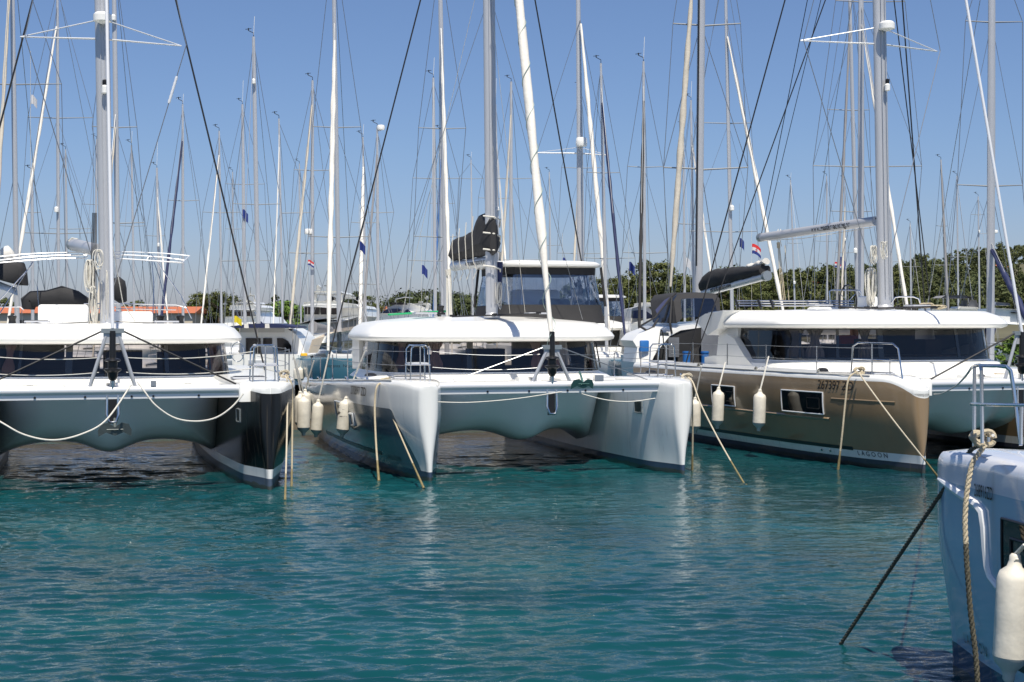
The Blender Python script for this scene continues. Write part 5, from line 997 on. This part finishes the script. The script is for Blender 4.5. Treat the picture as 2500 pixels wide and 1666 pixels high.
# boat with black boom cover and black spray hood between the slate and the bronze catamarans
eB = empty('catamaran', (11.0 / 1, 51, 0), R(17), 'catamaran with black boom cover, black canvas hood and dark thick mast, behind the bronze one', 'catamaran', 'catamarans moored behind the quay')
kB = Cat(11.0, 51, 17)
PX = lambda pts: [local(kB, *p) for p in pts]
mm = lambda nm, mt, f, par=eB, **kw: (lambda m: (f(m), m.build(nm, mt, par, **kw))[1])(MB())
mm('mast', ALU, lambda m: m.tube(PX([(1706, 760, 52), (1706, 650, 52), (1713, -60, 52)]), .1, 14, sy=1.5)).name = 'mast'
mast_o = eB.children[-1]
m = MB(); m.tube(PX([(1700, 650, 51.8), (1707, -60, 51.8)]), .03, 6); m.build('mast_track', BLK, mast_o)
for y_, a, b in ((62, 1643, 1808), (413, 1620, 1826)):
    for xx in (a, b): m = MB(); m.tube(PX([(1710, y_ + (2 if xx > 1710 else 0), 52), (xx, y_ - 4, 52)]), [.035, .025], 6); m.build('spreader', SPR, mast_o)
for pts in ([(1640, 850, 53), (1620, 410, 52), (1643, 58, 52), (1660, -50, 52)], [(1790, 850, 53), (1826, 409, 52), (1808, 58, 52), (1790, -50, 52)], [(1650, 850, 53), (1708, 413, 52)], [(1780, 850, 53), (1712, 413, 52)], [(1620, 410, 52), (1710, 62, 52)], [(1826, 410, 52), (1712, 62, 52)]):
    m = MB(); m.tube(PX(pts), .014, 4); m.build('shroud', WIRE, eB)
rolled(eB, local(kB, 1637, 700, 50), local(kB, 1692, -60, 51.6), .085, CANT, seed=5, rope=None, bulge=.5)
a_, b_ = local(kB, 1718, 716, 51.5), local(kB, 1872, 674, 47); m = MB(); m.tube([a_, b_], .13, 14); bo = m.build('boom', ALUW, eB); m = MB(); m.tube([b_ - (b_ - a_).normalized() * .1, b_ + (b_ - a_).normalized() * .06], .17, 12); m.build('boom_end', GALV, bo)
boomtext2(a_, b_, .15, 'www.masteryachting.hr', .27, .66, bo, .62, kB)
m = MB(); rings = []
for i in range(15):
    t = i / 14; c = a_.lerp(b_, t * .97 + .0); h = np.interp(t, [0, .05, .15, .6, 1], [.45, .62, .70, .52, .34]); wd_ = .22 + .03 * math.sin(i * 2); ax = (b_ - a_).normalized(); sx_ = Vector((-ax.y, ax.x, 0)).normalized()
    rings.append([c + Vector((0, 0, .05 + h / 2)) + sx_ * wd_ * math.cos(j * math.pi / 7) + Vector((0, 0, h / 2 * math.sin(j * math.pi / 7) + .03 * math.sin(j * 2 + i * 1.7))) for j in range(14)])
m.loft(rings); m.build('sail_bag', CANB, eB)
m = MB(); rings = []
for i in range(9):
    t = i / 8; c = a_.lerp(b_, .72 + .27 * t); rings.append([c + Vector((0, 0, .47 + .03 * math.sin(i * 1.9))) + sx_ * (.11 + .04 * math.sin(i)) * math.cos(j * math.pi / 5) + Vector((0, 0, .09 * math.sin(j * math.pi / 5) * (1 + .4 * math.sin(i * 2.2 + j)))) for j in range(10)])
m.loft(rings); m.build('loose_sail', CANW, eB)
# hull, cabin and roof of that boat
for side in (-1, 1):
    m = MB(); rings = []
    for v in (-2, -1.8, -1.0, 1.5, 4, 7, 9.5): rings.append([(side * (2.9 + g) , v, z) for g, z in ((0, -.4), (min(.7, (v + 2.02) * .5), 0), (min(.95, (v + 2.05) * .8), 1.2), (min(1, (v + 2.1)), 1.9), (0, 2.0), (-min(.7, (v + 2.1)), 1.9), (-min(.5, (v + 2.05) * .5), 0))])
    m.loft(rings); m.build('hull', GEL, eB)
m = MB(); m.rbox((0, 4, 1.4), (5, 9, 1.05), .1); m.build('bridge_deck', GEL, eB)
# hood on the coachroof: canvas front with a clear pane, side curtains leaning back
yy0 = 45.0
fr_ = PX([(1640, 735, 46), (1650, 722, 46), (1700, 714, 46), (1748, 718, 46), (1760, 726, 46), (1764, 790, 45), (1700, 795, 45), (1652, 800, 45)])
ce_ = PX([(1690, 714, 49), (1800, 722, 49)])
m = MB(); f0 = PX([(1652, 790, 45), (1645, 735, 45.6), (1655, 720, 46), (1700, 714, 46.2), (1747, 717, 46.1), (1757, 730, 45.8), (1760, 785, 45)]); f1 = [p + Vector((.1, 2.2, .03)) for p in f0]; m.loft([f0, f1], closed=False); m.build('canvas_hood', CANB, eB, smooth=60)
m = MB(); m.loft([f0, PX([(1666, 777, 44.98), (1662, 738, 45.5), (1664, 731, 45.7), (1700, 729, 45.8), (1740, 730, 45.8), (1744, 738, 45.6), (1753, 770, 45)])], closed=False); m.build('hood_front_frame', CANB, eB)
m = MB(); g_ = PX([(1666, 777, 45), (1662, 735, 45.55), (1664, 730, 45.7), (1700, 728, 45.8), (1740, 729, 45.8), (1746, 738, 45.6), (1753, 770, 45)]); m.add(g_, [tuple(range(7))]); m.build('hood_pane', VINYL, eB)
m = MB(); m.add(PX([(1652, 718, 46), (1640, 732, 45.6), (1596, 776, 45), (1563, 796, 44.6), (1580, 806, 44.6), (1608, 790, 45), (1640, 800, 45.2)]), [(0, 1, 2, 3, 4, 5, 6)]); m.build('side_curtain', VINYL, eB)
m = MB(); m.tube(PX([(1650, 716, 46), (1636, 728, 45.6), (1600, 775, 45), (1562, 797, 44.6)]), .03, 6); m.tube(PX([(1562, 797, 44.6), (1580, 808, 44.6), (1594, 800, 44.8), (1610, 772, 45.2)]), .04, 6); m.tube(PX([(1640, 728, 45.6), (1636, 790, 45), (1640, 815, 45)]), .035, 6); m.build('curtain_edge', CANB, eB)
m = MB(); m.add(PX([(1652, 716, 46), (1637, 729, 45.6), (1605, 768, 45.1), (1600, 757, 45.2), (1622, 733, 45.6)]), [(0, 1, 2, 3, 4)]); m.build('curtain_top', CANN, eB)
m = MB(); top_ = PX([(1632, 812, 45), (1660, 797, 45), (1720, 788, 45.2), (1790, 784, 45.4)]); bot_ = PX([(1634, 821, 45), (1662, 807, 45), (1720, 799, 45.2), (1790, 795, 45.4)])
m.loft([[p + Vector((0, 3, 0)) for p in top_], top_, bot_, [p + Vector((0, 3, 0)) for p in bot_]], closed=False); m.build('coachroof', GEL, eB)
m = MB(); ed = [(1634, 822, 45.05), (1665, 806, 45.05), (1720, 798, 45.2), (1790, 794, 45.4), (1790, 886, 45.2), (1640, 886, 45.05), (1590, 880, 45.0), (1606, 856, 45.0)]; m.add(PX(ed), [tuple(range(8))]); m.build('black_enclosure', CANB, eB, smooth=0)
for (a, b, c_, d, mt_) in ((1712, 802, 1768, 880, VINYL), (1632, 824, 1658, 872, VINYL)):
    m = MB(); m.add(PX([(a, d, 44.95), (c_, d, 44.95), (c_, b, 44.95), (a, b, 44.95)]), [(0, 1, 2, 3)]); m.build('enclosure_pane', MT.get('curtain_grey') or mat('curtain_grey', (.16, .17, .19), .25, coat=.4, var=.5, vscale=1.5), eB, smooth=0)
for x_ in (1676, 1721): m = MB(); m.tube(PX([(x_, 887, 44.6), (x_, 858, 44.6)]), .12, 14); m.tube(PX([(x_, 862, 44.6), (x_, 859, 44.6)]), .135, 14); m.build('blue_bucket', BLUEP, eB)
c = local(kB, 1620, 843, 44.9); m = MB(); m.tube([c + Vector((.05 * math.cos(a) - .08, .3 * math.cos(a), .47 * math.sin(a))) for a in np.linspace(0, 2 * math.pi, 29)], .022, 6); m.build('steering_wheel', BLK, eB)
m = MB(); pts_ = PX([(1545, 832, 44.5), (1560, 815, 44.5), (1600, 800, 44.5), (1612, 806, 44.5), (1606, 850, 44.5), (1590, 885, 44.3), (1552, 885, 44.3), (1556, 850, 44.4)]); m.loft([pts_, [p + Vector((.2, 1.6, 0)) for p in pts_]]); m.build('cockpit_side', GEL, eB)
m = MB(); m.rbox(local(kB, 1573, 845, 44.3), (.3, .1, .35), .04); m.build('blue_bag', BLUEP, eB)
# pilothouse cruiser with blue bimini between the black and the slate hulled catamarans
D = 66; s_ = F / D; eP = empty('pilothouse_boat', W(650, 980, D), 0, 'white pilothouse sailing boat with navy bimini and arched window, beyond the stone pier', 'sailing boat', None); eP.location.z = 0; O = eP.location
PP = lambda pts: [W(*p) - O for p in pts]
def prism(nm, mt, pts, D0, D1, par=eP, sm=30): m = MB(); m.loft([[W(x, y, D0) - O for x, y in pts], [W(D1 / D0 * 0 + x, y, D0) - O + Vector((0, D1 - D0, 0)) for x, y in pts]]); return m.build(nm, mt, par, smooth=sm)
prism('hull', GEL, [(566, 872), (572, 940), (735, 940), (748, 890), (745, 868), (700, 866), (566, 866)], 62, 74)
prism('pilothouse', GEL, [(585, 872), (585, 806), (600, 803), (700, 803), (718, 812), (732, 828), (741, 850), (744, 872)], 64, 69)
for a, b, c_, d in ((600, 636, 826, 868), (642, 664, 826, 845)): prism('window', DARKG, [(a, c_), (b, c_), (b, d), (a, d)], 63.93, 64.02)
prism('window', DARKG, [(676, 826), (690, 826), (703, 833), (711, 845), (711, 860), (678, 860)], 63.93, 64.02)
prism('window_panel', mat('pale_grey_panel', (.5, .52, .55), .5), [(606, 880), (650, 880), (650, 891), (606, 891)], 61.94, 62.03)
prism('bimini_curtain', mat('grey_curtain', (.5, .49, .47), .7), [(586, 801), (694, 801), (694, 812), (586, 812)], 63.5, 63.6)
prism('bimini', CANN, [(562, 797), (600, 792), (640, 790), (680, 792), (721, 798), (721, 801), (562, 801)], 62.5, 66)
for x_ in (601, 652): prism('bimini_patch', CANW, [(x_ - 5, 791), (x_ + 5, 790.5), (x_ + 6, 801.5), (x_ - 5, 801.5)], 62.46, 63)
for x_ in (585, 629, 715): m = MB(); m.tube(PP([(x_, 800, 63), (x_, 872, 63)]), .02, 5); m.build('bimini_post', STEEL, eP)
m = MB(); c = W(580, 860, 61.8) - O; m.tube([c + Vector((.28 * math.cos(a), 0, .42 * math.sin(a))) for a in np.linspace(0, 6.283, 25)], .018, 6); m.build('steering_wheel', STEEL, eP)
m = MB(); m.rbox(W(742, 866, 62) - O, (.3, .1, .12), .04); m.build('life_ring', mat('yellow_plastic', (.8, .42, .02), .6), eP)
# spray hood, dinghy and name on the teal blue boat
eT = [o for o in C.objects if o.get('label', '').startswith('sailing boat with glossy teal')][0]; psT = eT.rotation_euler.z; OT = eT.location.copy(); inT = Matrix.Rotation(-psT, 3, 'Z'); LT = lambda x, y, D: inT @ (W(x, y, D) - OT)
m = MB()
for (D0, pts) in ((59.5, [(775, 862), (792, 822), (815, 812), (850, 808), (880, 812), (893, 830), (897, 862)]), (62.5, [(752, 862), (762, 830), (800, 812), (850, 808), (890, 812), (905, 830), (908, 862)])): m.v += [tuple(LT(x, y, D0)) for x, y in pts]
m.f = [(i, i + 1, i + 8, i + 7) for i in range(6)]; m.m = [0] * 6; m.build('spray_hood', mat('cream_canvas', (.55, .47, .36), .8, var=.1), eT)
m = MB(); m.add([LT(x, y, 59.4) for x, y in [(779, 860), (795, 826), (815, 817), (850, 813), (878, 817), (889, 832), (893, 860)]], [tuple(range(7))]); m.build('hood_pane', VINYL, eT)
m = MB(); m.tube([LT(x, y, 58) for x, y in ((800, 858), (808, 873), (830, 877), (850, 877), (866, 872), (868, 856))], [.12, .2, .22, .22, .2, .12], 10); m.build('dinghy', mat('dinghy_rubber', (.45, .45, .44), .6, var=.1), eT)
for xx in (812, 858): m = MB(); m.tube([LT(xx - 10, 884, 56.6), LT(xx - 9, 856, 56.6), LT(xx + 9, 856, 56.6), LT(xx + 10, 884, 56.6)], .02, 6); m.build('bow_rail', STEEL, eT)
for k_, xx in ((0, 812), (1, 856)): o = mesh_text('Nepenta', .17, lambda x, y: LT(xx, 894, 55.4) + Vector((x, 0, y))).build('boat_name', BLK, eT, smooth=0)
for xx, lb in ((725, 'pale fender on the teal blue hull, left of a pair'), (733, 'pale fender on the teal blue hull, right of a pair')): fender(xx, 896, 932, 58.5, lb, top=(xx + 3, 880, 58.5), rr=.15, group='fenders on the teal blue boat')
# ---------------------------------------------------------------- motor yachts
def yacht(label, D, polys, group=None, name='motor_yacht'):
    xs = [p[0] for q_ in polys for p in q_[2]]; O = W(sum(xs) / len(xs), HY, D); O.z = 0; e = empty(name, O, 0, label, 'motor yacht', group)
    for nm, mt_, pts, d0, d1 in polys:
        m = MB(); f_ = [W(x, y, D) - O for x, y in pts]; ctr = sum(f_, Vector()) / len(f_)
        m.loft([[p + Vector((0, d0 + .25, 0)) + (ctr - p) * .0 for p in f_], [p + Vector((0, d0, 0)) + (ctr - p) * .03 for p in f_], [p + Vector((0, d1, 0)) + (ctr - p) * .06 for p in f_]]) if nm != 'rail' else m.tube([p + Vector((0, d0, 0)) for p in f_], .04, 5)
        m.build(nm, mt_, e, smooth=25)
    return e
G = GEL; KG = mat('yacht_smoked_glass', (.03, .022, .02), .06, coat=.5); GR = mat('yacht_taupe', (.30, .27, .24), .35, coat=.4)
yacht('large white motor yacht with several decks and white dome, between the two left catamarans', 112, [
    ('hull', G, [(716, 808), (722, 795), (745, 785), (850, 785), (885, 772), (880, 830), (720, 845)], 0, 22), ('hull_panel', GR, [(800, 790), (872, 780), (872, 806), (796, 812)], -.3, 1), ('superstructure', G, [(732, 786), (732, 748), (830, 746), (872, 752), (880, 772), (830, 786)], 2, 18),
    ('window', KG, [(736, 768), (736, 750), (772, 750), (772, 768)], 1.6, 2.4), ('window', KG, [(776, 768), (776, 750), (820, 750), (826, 756), (826, 768)], 1.6, 2.4), ('upper_deck', G, [(733, 748), (735, 738), (770, 735), (820, 736), (868, 744), (876, 752), (800, 752)], 1.0, 17),
    ('hard_top', G, [(746, 716), (750, 708), (812, 708), (826, 714), (826, 716)], 4, 12), ('arch', G, [(748, 740), (748, 714), (753, 714), (755, 740)], 4, 5), ('arch', G, [(808, 740), (812, 714), (820, 714), (822, 740)], 4, 5), ('seat_row', G, [(780, 739), (782, 731), (800, 731), (804, 739)], 3, 5), ('seat_row', G, [(820, 746), (828, 738), (852, 742), (868, 752)], 3, 5),
    ('radar_arch', G, [(826, 722), (850, 722), (866, 732), (870, 742), (866, 742), (860, 734), (848, 727), (826, 727)], 4, 6), ('radar_dome', G, [(752, 706), (751, 696), (755, 691), (760, 696), (759, 706)], 5, 6), ('antenna_mast', G, [(776, 708), (777, 684), (775, 682), (782, 681), (781, 708)], 5, 5.5), ('satellite_dome', BLK, [(797, 732), (796, 726), (802, 722), (808, 726), (807, 732)], 2, 3.4), ('satellite_dome', BLK, [(862, 732), (861, 726), (867, 722), (872, 726), (871, 732)], 2, 3.4),
    ('rail', G, [(736, 746), (770, 743), (828, 744)], .8, 0), ('bow_rail', G, [(722, 793), (760, 782), (850, 781), (884, 768)], -.1, 0), ('spreader_light', G, [(770, 695), (770, 693), (788, 693), (788, 695)], 5, 5.5)])
yacht('white motor yacht with tall radar mast, seen over the black hulled catamaran bow', 128, [
    ('hull', G, [(545, 795), (548, 774), (625, 772), (640, 790), (630, 800)], 0, 15), ('superstructure', G, [(556, 776), (558, 758), (612, 758), (622, 776)], 1.5, 12), ('window', KG, [(562, 774), (563, 761), (580, 761), (580, 774)], 1.2, 1.8), ('window', KG, [(586, 774), (586, 761), (606, 761), (608, 774)], 1.2, 1.8),
    ('upper_deck', G, [(552, 757), (556, 745), (612, 743), (624, 750), (618, 758)], 1, 11), ('hard_top', G, [(562, 741), (566, 737), (608, 736), (612, 741)], 2, 8), ('radar_mast', G, [(578, 737), (582, 718), (602, 718), (606, 737), (602, 737), (599, 722), (585, 722), (582, 737)], 4, 4.6), ('antenna', G, [(590, 718), (590.5, 698), (591.5, 698), (592, 718)], 4, 4.3), ('radar_dome', G, [(560, 746), (558, 741), (562, 737), (566, 741), (565, 746)], 3, 4)])
yacht('white flybridge yacht with round radar dome, above the roof of the middle catamaran', 105, [
    ('hull', G, [(905, 800), (925, 766), (1045, 762), (1060, 800)], 0, 14), ('superstructure', G, [(925, 768), (945, 750), (965, 742), (1000, 740), (1035, 752), (1045, 766)], 1, 11), ('window', mat('blue_smoked_glass', (.02, .04, .12), .06), [(928, 762), (946, 754), (972, 753), (980, 758), (960, 765), (930, 766)], .6, 1.4), ('window', MT['blue_smoked_glass'], [(982, 765), (992, 754), (1000, 760), (1003, 765)], .6, 1.4),
    ('windscreen', KG, [(950, 744), (952, 739), (975, 738), (992, 740), (992, 744)], .9, 1.2), ('arch', G, [(1000, 740), (1040, 738), (1045, 744), (1040, 756), (1028, 758), (1034, 748), (1032, 743), (1002, 744)], 3, 5), ('radar_dome', G, [(1030, 729), (1029, 724), (1034, 720), (1038, 724), (1037, 729)], 4, 5), ('dome_post', G, [(1033, 739), (1033, 728), (1035, 728), (1035, 739)], 4.3, 4.6), ('rail', STEEL, [(962, 738), (963, 730), (985, 725), (1006, 727)], 1, 0), ('radar_scanner', G, [(1014, 740), (1015, 734), (1024, 734), (1026, 740)], 3, 4)])
yacht('white motor cruiser with blue windows behind the hard top helms, right of the middle catamaran', 72, [
    ('hull', G, [(1535, 850), (1540, 790), (1590, 778), (1650, 800), (1650, 850)], 0, 9), ('superstructure', G, [(1543, 792), (1545, 752), (1560, 748), (1590, 750), (1608, 772), (1612, 790)], 1, 7), ('window', MT['blue_smoked_glass'], [(1547, 778), (1548, 758), (1575, 756), (1596, 770), (1598, 778)], .5, 1.3), ('hard_top', G, [(1565, 748), (1568, 738), (1620, 736), (1628, 742), (1600, 748)], 2, 5)])
yacht('distant white cruiser with grey bimini in front of the wooded hill', 108, [
    ('hull', G, [(2270, 775), (2275, 752), (2400, 756), (2410, 778)], 0, 4), ('superstructure', G, [(2345, 758), (2350, 748), (2395, 750), (2400, 760)], .6, 3), ('bimini', CANG, [(2305, 727), (2315, 721), (2360, 720), (2382, 725), (2382, 728)], .8, 3.4), ('bimini_post', STEEL, [(2312, 726), (2313, 752), (2314, 752), (2314, 726)], 1, 1.05), ('bimini_post', STEEL, [(2374, 726), (2375, 752), (2376, 752), (2376, 726)], 1, 1.05), ('cockpit_tent', CANG, [(2372, 750), (2378, 732), (2394, 732), (2402, 752)], 1, 3)])
yacht('distant white boat with pale stripe at the far right beyond the bronze catamaran roof', 100, [
    ('hull', G, [(2425, 790), (2430, 752), (2520, 758), (2520, 795)], 0, 4), ('hull_stripe', MT['charcoal_stripe'], [(2470, 762), (2520, 765), (2520, 768), (2470, 765)], -.05, 1), ('dinghy', mat('grey_dinghy', (.3, .32, .36), .5), [(2435, 745), (2438, 737), (2470, 740), (2474, 746)], .5, 2), ('hull_panel', MT['yacht_navy'], [(2486, 756), (2520, 758), (2520, 764), (2487, 762)], -.08, .5)])
hoist(eP, W(572, 772, 60) - eP.location, 'y', .28, 50)

# sail bags on the booms of the two boats behind the black hulled catamaran
def bagon(prefix, pts, D, nm, mt_, th=.3):
    e = [o for o in C.objects if o.get('label', '').startswith(prefix)][0]; iv = e.matrix_world.copy(); iv = Matrix.Translation(e.location) @ Matrix.Rotation(e.rotation_euler.z, 4, 'Z'); iv = iv.inverted(); P = [iv @ W(x, y, D) for x, y in pts]; c = sum(P, Vector()) / len(P); ax = (iv.to_3x3() @ Vector((0, 1, 0)))
    m = MB(); m.loft([[p.lerp(c, .25) - ax * th for p in P], [p.lerp(c, .06) - ax * th * .7 for p in P], P, [p.lerp(c, .1) + ax * th for p in P]]); m.build(nm, mt_, e, smooth=60)
bagon('sailing boat behind the black hulled catamaran with twin', [(-60, 690), (-60, 650), (0, 648), (30, 640), (58, 641), (64, 660), (68, 698), (45, 697), (20, 690), (-5, 683)], 50, 'sail_bag', CANB)
bagon('sailing boat behind the black hulled catamaran with twin', [(-60, 648), (-30, 630), (0, 625), (8, 606), (20, 600), (30, 612), (37, 632), (24, 641), (0, 648)], 50.1, 'loose_sail', CANW, .25)
bagon('sailing boat behind the black hulled catamaran with twin', [(-60, 690), (-5, 686), (42, 704), (44, 722), (20, 712), (-20, 702), (-60, 700)], 50.2, 'boom', ALUW, .12)
bagon('sailing boat whose thick mast', [(271, 675), (282, 680), (290, 675), (302, 684), (306, 705), (307, 738), (292, 741), (276, 730), (271, 720)], 55, 'sail_bag', CANB, .3)
# ---------------------------------------------------------------- water
def build_water():
    rng = np.random.default_rng(4)
    ys = [-40, -20, -5, 2, 6, 8.5]; y = 9.5
    while y < 400:
        ys.append(y); y += max(.02, .024 * (y / 13) ** 1.65)
    ys += [520, 800, 1500, 3000, 6000]; ys = np.array(ys)
    t = np.linspace(-1, 1, 801); n = len(t)
    hw = lambda Y: .44 * np.maximum(Y, 8) ; out = lambda Y: .8 * np.maximum(Y, 8) + 60
    a = np.abs(t); core = np.clip(a / .93, 0, 1); ex = np.clip((a - .93) / .07, 0, 1)
    X = np.sign(t)[None] * (core[None] * hw(ys)[:, None] + (ex ** 1.5)[None] * out(ys)[:, None]); Y = np.repeat(ys[:, None], n, 1); Z = np.zeros_like(X)
    cell = np.maximum(np.gradient(ys), .02)[:, None]
    warp = .5 * np.sin(X * .31 + Y * .23) + .4 * np.sin(X * .17 - Y * .41 + 1)
    gust = .75 + .35 * np.sin(X * .21 + 1.3 * np.sin(Y * .13)) * np.sin(Y * .17 + .4 + .5 * np.sin(X * .1))
    for i in range(110):
        lam = .13 * 3.8 ** rng.random() if i < 92 else .7 * 3 ** rng.random(); th = rng.normal(0, .34 if i < 92 else .6) + math.pi / 2 + .10; kx, ky = math.cos(th) * 2 * math.pi / lam, math.sin(th) * 2 * math.pi / lam
        amp = (.0047 if i < 92 else .0026) * lam * rng.uniform(.5, 1.25); ph = rng.random() * 6.28
        fade = np.clip((lam / cell - 2.2) / 2, 0, 1)
        p = kx * X + ky * Y + ph + warp * (1.2 if lam < .6 else .5); s_ = np.sin(p); Z += fade * amp * gust * (s_ + .15 * np.cos(2 * p)) * (1 + .5 * np.sin(X * rng.uniform(.2, 1.1) + Y * rng.uniform(.2, 1.1) + ph))
    Z *= np.clip((400 - Y) / 200, 0, 1)
    nv = X.size; me = bpy.data.meshes.new('water'); me.vertices.add(nv); me.vertices.foreach_set('co', np.stack([X, Y, Z], -1).astype(np.float32).ravel())
    r, c = len(ys), n; ii = (np.arange(r - 1)[:, None] * c + np.arange(c - 1)[None]).ravel(); q = np.stack([ii, ii + 1, ii + c + 1, ii + c], 1).astype(np.int32)
    me.loops.add(q.size); me.loops.foreach_set('vertex_index', q.ravel()); me.polygons.add(len(q)); me.polygons.foreach_set('loop_start', np.arange(0, q.size, 4, dtype=np.int32)); me.polygons.foreach_set('use_smooth', np.ones(len(q), bool)); me.update(calc_edges=True)
    m = bpy.data.materials.new('sea_water'); m.use_nodes = True; nn = m.node_tree; b = nn.nodes['Principled BSDF']
    b.inputs['Roughness'].default_value = .025; b.inputs['IOR'].default_value = 1.34
    tc = nn.nodes.new('ShaderNodeTexCoord'); mp = nn.nodes.new('ShaderNodeMapping'); mp.inputs['Scale'].default_value = (.85, 1.15, 1); nn.links.new(tc.outputs['Object'], mp.inputs[0])
    n0 = nn.nodes.new('ShaderNodeTexNoise'); n0.inputs['Scale'].default_value = .22; n0.inputs['Detail'].default_value = 3; nn.links.new(mp.outputs[0], n0.inputs[0])
    cr = nn.nodes.new('ShaderNodeValToRGB'); cr.color_ramp.elements[0].position = .35; cr.color_ramp.elements[0].color = (.003, .036, .045, 1); cr.color_ramp.elements[1].position = .68; cr.color_ramp.elements[1].color = (.005, .064, .072, 1)
    nn.links.new(n0.outputs[0], cr.inputs[0]); nn.links.new(cr.outputs[0], b.inputs['Base Color'])
    h = None
    for sc_, st, dist in ((3.2, .5, .04), (8, .5, .018), (20, .4, .006)):
        n1 = nn.nodes.new('ShaderNodeTexNoise'); n1.inputs['Scale'].default_value = sc_; n1.inputs['Detail'].default_value = 3; n1.inputs['Distortion'].default_value = .4; nn.links.new(mp.outputs[0], n1.inputs[0])
        bp = nn.nodes.new('ShaderNodeBump'); bp.inputs['Strength'].default_value = st; bp.inputs['Distance'].default_value = dist; nn.links.new(n1.outputs[0], bp.inputs['Height'])
        if h: nn.links.new(h, bp.inputs['Normal'])
        h = bp.outputs[0]
    nn.links.new(h, b.inputs['Normal']); me.materials.append(m)
    o = bpy.data.objects.new('water', me); C.objects.link(o); tag(o, kind='structure')
build_water()
